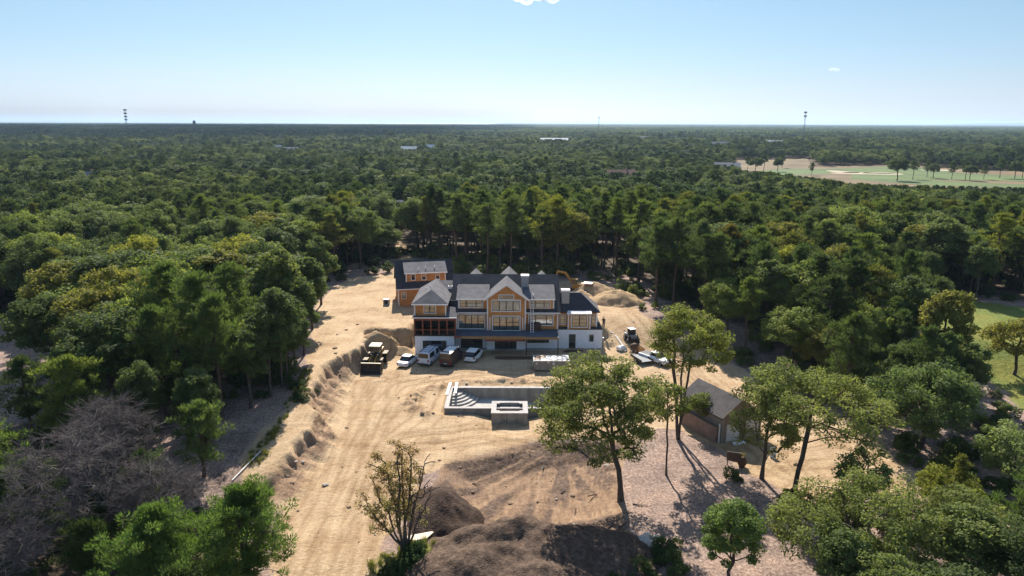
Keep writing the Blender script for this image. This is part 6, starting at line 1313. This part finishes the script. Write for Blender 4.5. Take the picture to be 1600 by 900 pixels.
for (pxa, pya, pxb, pyb), lb in (((698, 616, 704, 597), 'white plank lying across the outer corner of the pool edge'), ((711, 614, 714, 597), 'white plank reaching over the pool steps')):
    a = G(pxa, pya, pz + .2); b_ = G(pxb, pyb, pz + .5); d = Vector((b_[0] - a[0], b_[1] - a[1], 0)).normalized(); n_ = Vector((d.y, -d.x, 0)) * .17; za_, zb_ = pz + .09, pz + .35
    o = MB().loft([[(a[0] - n_.x, a[1] - n_.y, za_), (a[0] + n_.x, a[1] + n_.y, za_), (a[0] + n_.x, a[1] + n_.y, za_ + .12), (a[0] - n_.x, a[1] - n_.y, za_ + .12)], [(b_[0] - n_.x, b_[1] - n_.y, zb_), (b_[0] + n_.x, b_[1] + n_.y, zb_), (b_[0] + n_.x, b_[1] + n_.y, zb_ + .12), (b_[0] - n_.x, b_[1] - n_.y, zb_ + .12)]]).build('plank', M_WTRIM); tag(o, lb, 'plank', 'planks on the pool')

# ------------------------------------------------------------------ heaps of soil and sand
def earthmat(name, lo, mid, hi, sc_=2.0):
    m, t, b = nodes(name); N, L = t.nodes.new, t.links.new; tc = N('ShaderNodeTexCoord'); no = N('ShaderNodeTexNoise'); no.inputs['Scale'].default_value = sc_; no.inputs['Detail'].default_value = 10; no.inputs['Roughness'].default_value = .72; L(tc.outputs['Object'], no.inputs[0])
    c = N('ShaderNodeValToRGB'); L(no.outputs[0], c.inputs[0]); e = c.color_ramp.elements; e[0].position, e[0].color, e[1].position, e[1].color = .3, (*lo, 1), .7, (*hi, 1); k = e.new(.5); k.color = (*mid, 1)
    L(c.outputs[0], b.inputs['Base Color']); b.inputs['Roughness'].default_value = .95; b.inputs['Specular IOR Level'].default_value = .1
    n2 = N('ShaderNodeTexNoise'); n2.inputs['Scale'].default_value = 6; n2.inputs['Detail'].default_value = 6; L(tc.outputs['Object'], n2.inputs[0]); bp = N('ShaderNodeBump'); bp.inputs['Strength'].default_value = .8; bp.inputs['Distance'].default_value = .15; L(n2.outputs[0], bp.inputs['Height']); L(bp.outputs[0], b.inputs['Normal']); return m
M_DSOIL = earthmat('dark dug soil', (.028, .018, .014), (.058, .038, .029), (.10, .068, .05)); M_BSOIL = earthmat('brown dug soil', (.036, .024, .018), (.088, .060, .044), (.175, .121, .088)); M_SHEAP = earthmat('orange sand heap', (.28, .18, .095), (.39, .27, .155), (.46, .335, .21))
def heap(name, cx, cy, peaks, m, label, ext, seed, amp=.35, step=.22):
    gx, gy = np.meshgrid(np.arange(cx - ext[0], cx + ext[0], step), np.arange(cy - ext[1], cy + ext[1], step)); H_ = np.zeros_like(gx)
    for dx, dy, rx, ry, h_ in peaks:
        q = np.hypot((gx - cx - dx) / rx, (gy - cy - dy) / ry) + .16 * fbm(gx / 1.6, gy / 1.6, seed, 3); H_ = np.maximum(H_, h_ * np.clip(1.04 - q, 0, 1) ** .85)
    base = np.vectorize(tz)(gx, gy); H_ = H_ + np.clip(H_, 0, 1) * amp * (.8 * fbm(gx / 1.5, gy / 1.5, seed + 5, 5) + .55 * fbm((gx + gy * .5) / .45, (gy - gx * .5) / 2.4, seed + 7, 3))
    Z_ = base + H_ - .12 * (H_ <= .02); n0, n1 = gx.shape; V_ = np.stack([gx - cx, gy - cy, Z_], -1).reshape(-1, 3); i_ = (np.arange(n0 - 1)[:, None] * n1 + np.arange(n1 - 1)[None]).ravel(); F_ = np.stack([i_, i_ + 1, i_ + n1 + 1, i_ + n1], -1); hv = H_.ravel(); F_ = F_[(hv[F_] > .02).any(1)]
    used = np.unique(F_); mp_ = np.full(len(V_), -1); mp_[used] = np.arange(len(used)); return tag(link(name, npmesh(name, V_[used], mp_[F_], m, True), None, (cx, cy, 0)), label, 'soil heap')
x, y, _ = at(692, 806); heap('soil_heap', x, y + .6, ((0, 0, 3.7, 4.6, 2.3), (1.3, -1.2, 2.6, 3.0, 1.8), (-1.3, 1.2, 2.6, 3.0, 1.8)), M_DSOIL, 'dark brown rounded soil heap between the autumn tree and the scraped pit', (7, 8), 91)
x, y, _ = at(838, 905); heap('soil_heap', x - .3, y + 2.5, ((.6, .2, 9.5, 6.0, 2.5), (-1.6, 1.8, 6.2, 4.2, 3.1), (2.6, -.4, 5.5, 4.4, 2.6), (-5.0, -2.2, 5.5, 4.6, 2.2), (1.0, -4.0, 6.5, 4.5, 2.3), (6.5, .4, 4.2, 4.4, 1.9)), M_BSOIL, 'largest soil heap, brown and furrowed, cut by the bottom of the photo', (13, 10), 93, .4)
x, y, _ = at(948, 470); heap('sand_heap', x, y + 1, ((-2.0, 4.0, 5.0, 4.0, 2.6), (1.5, -1.5, 5.5, 4.2, 2.5), (-4.5, 1, 3.2, 3, 1.6)), M_SHEAP, 'large orange sand heap with two humps behind the right wing', (11, 11), 95, .4, .3)
x, y, _ = at(588, 541); heap('sand_heap', x, y, ((0, 0, 2.0, 1.9, 1.1),), M_SHEAP, 'rounded sand heap in the hollow straight behind the loader', (4, 4), 96, .3)
x, y, _ = at(630, 541); heap('sand_heap', x, y, ((0, 0, 1.8, 1.7, 1.0),), M_SHEAP, 'rounded clod heap in the hollow against the white basement corner', (3.4, 3.4), 97, .35)

# ------------------------------------------------------------------ small things on the ground
x, y, z = at(640, 850); pw = G(652, 842, z); o = MB().slab([(pw[0] - 1.6, pw[1] - 1.2, z + .22), (pw[0] + .9, pw[1] - .2, z + .24), (pw[0] + 1.5, pw[1] + .9, z + .26), (pw[0] - .9, pw[1] + .1, z + .24)], .09).build('plywood_sheet', mat('bleached plywood', (.62, .52, .40), .8, var=.12, scale=2)); tag(o, 'pale board lying on the ground at the foot of the autumn tree', 'board')
a, b_ = at(363, 752), at(410, 704); o = MB().tube([(a[0], a[1], a[2] + .12), ((a[0] + b_[0]) / 2, (a[1] + b_[1]) / 2, (a[2] + b_[2]) / 2 + .14), (b_[0], b_[1], b_[2] + .12)], .065, 8).build('drain_pipe', M_WTRIM); tag(o, 'long white pipe lying along the leaf-strewn strip on the bank', 'pipe')
x, y, z = at(1146, 728); sg = thing('sign_board', 'plain brown board on two legs at the edge of the sand by the garage', 'sign', (x, y, z), R(-20)); MB().box(-.75, .75, -.04, .04, .55, 1.6).build('panel', M_PBROWN, sg, False)
for s in (-.7, .6): MB().box(s, s + .1, .045, .14, -.2, 1.62).build('leg', M_WOODD, sg, False)
x, y, z = at(1157, 730); ur = thing('clay_pot', 'rusty brown urn-shaped pot standing beside the brown board', 'pot', (x + .15, y + .1, z)); MB().tube([(0, 0, 0), (0, 0, .1), (0, 0, .5), (0, 0, .85), (0, 0, 1.0), (0, 0, 1.05)], [.28, .33, .52, .42, .33, .38], 14).build('pot', M_WOODD, ur, False, smooth=True); sh_ = bush(711, .7, .4, M_FAR); o = link('dry_plant', leafmesh('dry_plant', *leaves(random.Random(4), [(0, 0, .2), (.15, .1, .4), (-.15, 0, .45)], [.3, .25, .25], 50, .07), M_AUT), ur, (0, 0, 1.0))
x, y, z = at(1150, 694)
for k, (dx, dy, r_) in enumerate(((0, 0, 10), (.75, .12, 25))): o = MB().box(-.35, .35, -.3, .3, 0, .14 + .06 * k).build('paving_slab', M_FOUND); o.location = (x + dx, y + dy, z + .02); o.rotation_euler = (0, 0, R(r_)); tag(o, ('flat white block on the ground in front of the garage doors', 'thicker white block touching the flat one before the garage doors')[k], 'block')
x, y, z = at(1207, 715); o = MB().slab([(-.35, -.2, 0), (.3, -.25, .05), (.45, .3, 1.15), (-.2, .3, 1.1)], .05).build('metal_panel', M_WTRIM); o.location = (x, y, z); tag(o, 'white sheet leaning upright in the sand behind the dark-leaved garage oak', 'panel')
rr_ = random.Random(12); M_ROCK = mat('pale field stone', (.46, .40, .34), .9, var=.25, scale=2, bump=.3)
for k, (px, py, s) in enumerate(((1006, 846, .62), (1018, 852, .5), (1026, 842, .42), (1012, 838, .36), (1030, 853, .33))):
    x, y, z = at(px, py); me = lump(rr_, s, .65); me.materials.append(M_ROCK); o = link('boulder', me, None, (x, y, z + s * .25)); tag(o, ('largest pale boulder', 'second largest pale boulder', 'pale boulder behind the second largest one', 'small pale boulder at the back', 'smallest pale boulder at the open side')[k] + ' of the pile on the mulch slope', 'boulder', 'boulders on the mulch slope')
for k, (px, py, L_, rz) in enumerate(((975, 822, 2.2, 40), (1000, 790, 1.4, -20), (930, 775, 1.6, 10), (880, 768, 1.1, 60), (745, 757, 1.0, -10), (850, 730, 1.3, 70), (900, 800, 1.5, 75), (720, 650, .9, 20))):
    x, y, z = at(px, py); g_ = random.Random(k); m = MB(); p0 = Vector((-L_ / 2, 0, .06)); m.tube([p0, (0, g_.uniform(-.15, .15), .12), (L_ / 2, g_.uniform(-.2, .2), .1)], [.07, .05, .02], 6)
    for j in range(3): xx = g_.uniform(-.3, .4) * L_; m.tube([(xx, 0, .1), (xx + .3, g_.choice((-1, 1)) * .4, .25)], [.03, .012], 5)
    o = m.build('fallen_branch', M_GREY if k % 2 else M_WOODD); o.location = (x, y, z); o.rotation_euler = (0, 0, R(rz))
    tag(o, ('long dark branch on the slope under the tallest open oak', 'grey branch near the foot of the tallest open oak', 'dark branch on the pit floor near the tallest oak', 'grey branch on the middle of the pit floor', 'short dark branch on the pit rim by the dark heap', 'grey branch on the far slope of the pit', 'dark branch on the pit floor before the largest heap', 'short grey branch on the sand beside the pool')[k], 'branch', 'fallen branches')
# ------------------------------------------------------------------ clouds beyond the haze
def cloud(px, py, Y, wdt, hgt, seed, label):
    d = ray(px, py); t = Y / d[1]; g_ = random.Random(seed); bm = bmesh.new()
    for k in range(26):
        a = g_.uniform(-1, 1); r_ = hgt * (1 - .75 * a * a) * g_.uniform(.35, .75); mt = Matrix.Translation((a * wdt * .5, g_.uniform(-.3, .3) * wdt * .5, g_.uniform(0, .6) * hgt * (1 - a * a))) @ Matrix.Diagonal((r_ * 1.5, r_ * 1.4, r_, 1)); bmesh.ops.create_icosphere(bm, subdivisions=3, radius=1, matrix=mt)
    for v in bm.verts: n_ = 1 + 0; v.co += v.co.normalized() * float(fbm(np.array([v.co.x / hgt * 1.3]), np.array([v.co.z / hgt * 1.3 + v.co.y / hgt]), seed, 4)[0]) * hgt * .25
    me = bpy.data.meshes.new('cloud'); bm.to_mesh(me); bm.free(); me.materials.append(M_CLOUD); me.polygons.foreach_set('use_smooth', [True] * len(me.polygons)); return tag(link('cloud', me, None, (d[0] * t, Y, CAM_H + d[2] * t)), label, 'cloud', 'clouds')
M_CLOUD = bpy.data.materials.new('cloud droplets'); M_CLOUD.use_nodes = True; t = M_CLOUD.node_tree; t.nodes.remove(t.nodes['Principled BSDF'])
pv = t.nodes.new('ShaderNodeVolumePrincipled'); pv.inputs['Color'].default_value = (1, 1, 1, 1); pv.inputs['Density'].default_value = .0016; pv.inputs['Anisotropy'].default_value = .5; t.links.new(pv.outputs[0], t.nodes['Material Output'].inputs['Volume'])
cloud(838, 0, 40000, 2500, 420, 3, 'brightest white cloud touching the top of the photo'); cloud(735, -6, 40000, 1500, 300, 4, 'thin white cloud strip left of the brightest one at the top'); cloud(1303, 110, 40000, 620, 130, 5, 'tiny lone white puff in the pale sky')

def cloudbank():
    g_ = random.Random(9); bm = bmesh.new()
    for k in range(90):
        r_ = g_.uniform(200, 380); bmesh.ops.create_icosphere(bm, subdivisions=3, radius=1, matrix=Matrix.Translation((g_.uniform(-1, 1) * 1500, g_.uniform(-1, 1) * 1900, g_.uniform(-40, 60))) @ Matrix.Diagonal((r_ * 1.6, r_ * 1.6, r_ * .6, 1)))
    me = bpy.data.meshes.new('cloud'); bm.to_mesh(me); bm.free(); m = M_CLOUD.copy(); m.node_tree.nodes['Principled Volume'].inputs['Density'].default_value = .008; me.materials.append(m)
    return tag(link('cloud', me, None, (-2050, 3450 + 1550 / math.tan(SUN_EL), 1550)), 'broad cloud drifting high over the far woods, above the top edge of the photo', 'cloud', 'clouds')
cloudbank()
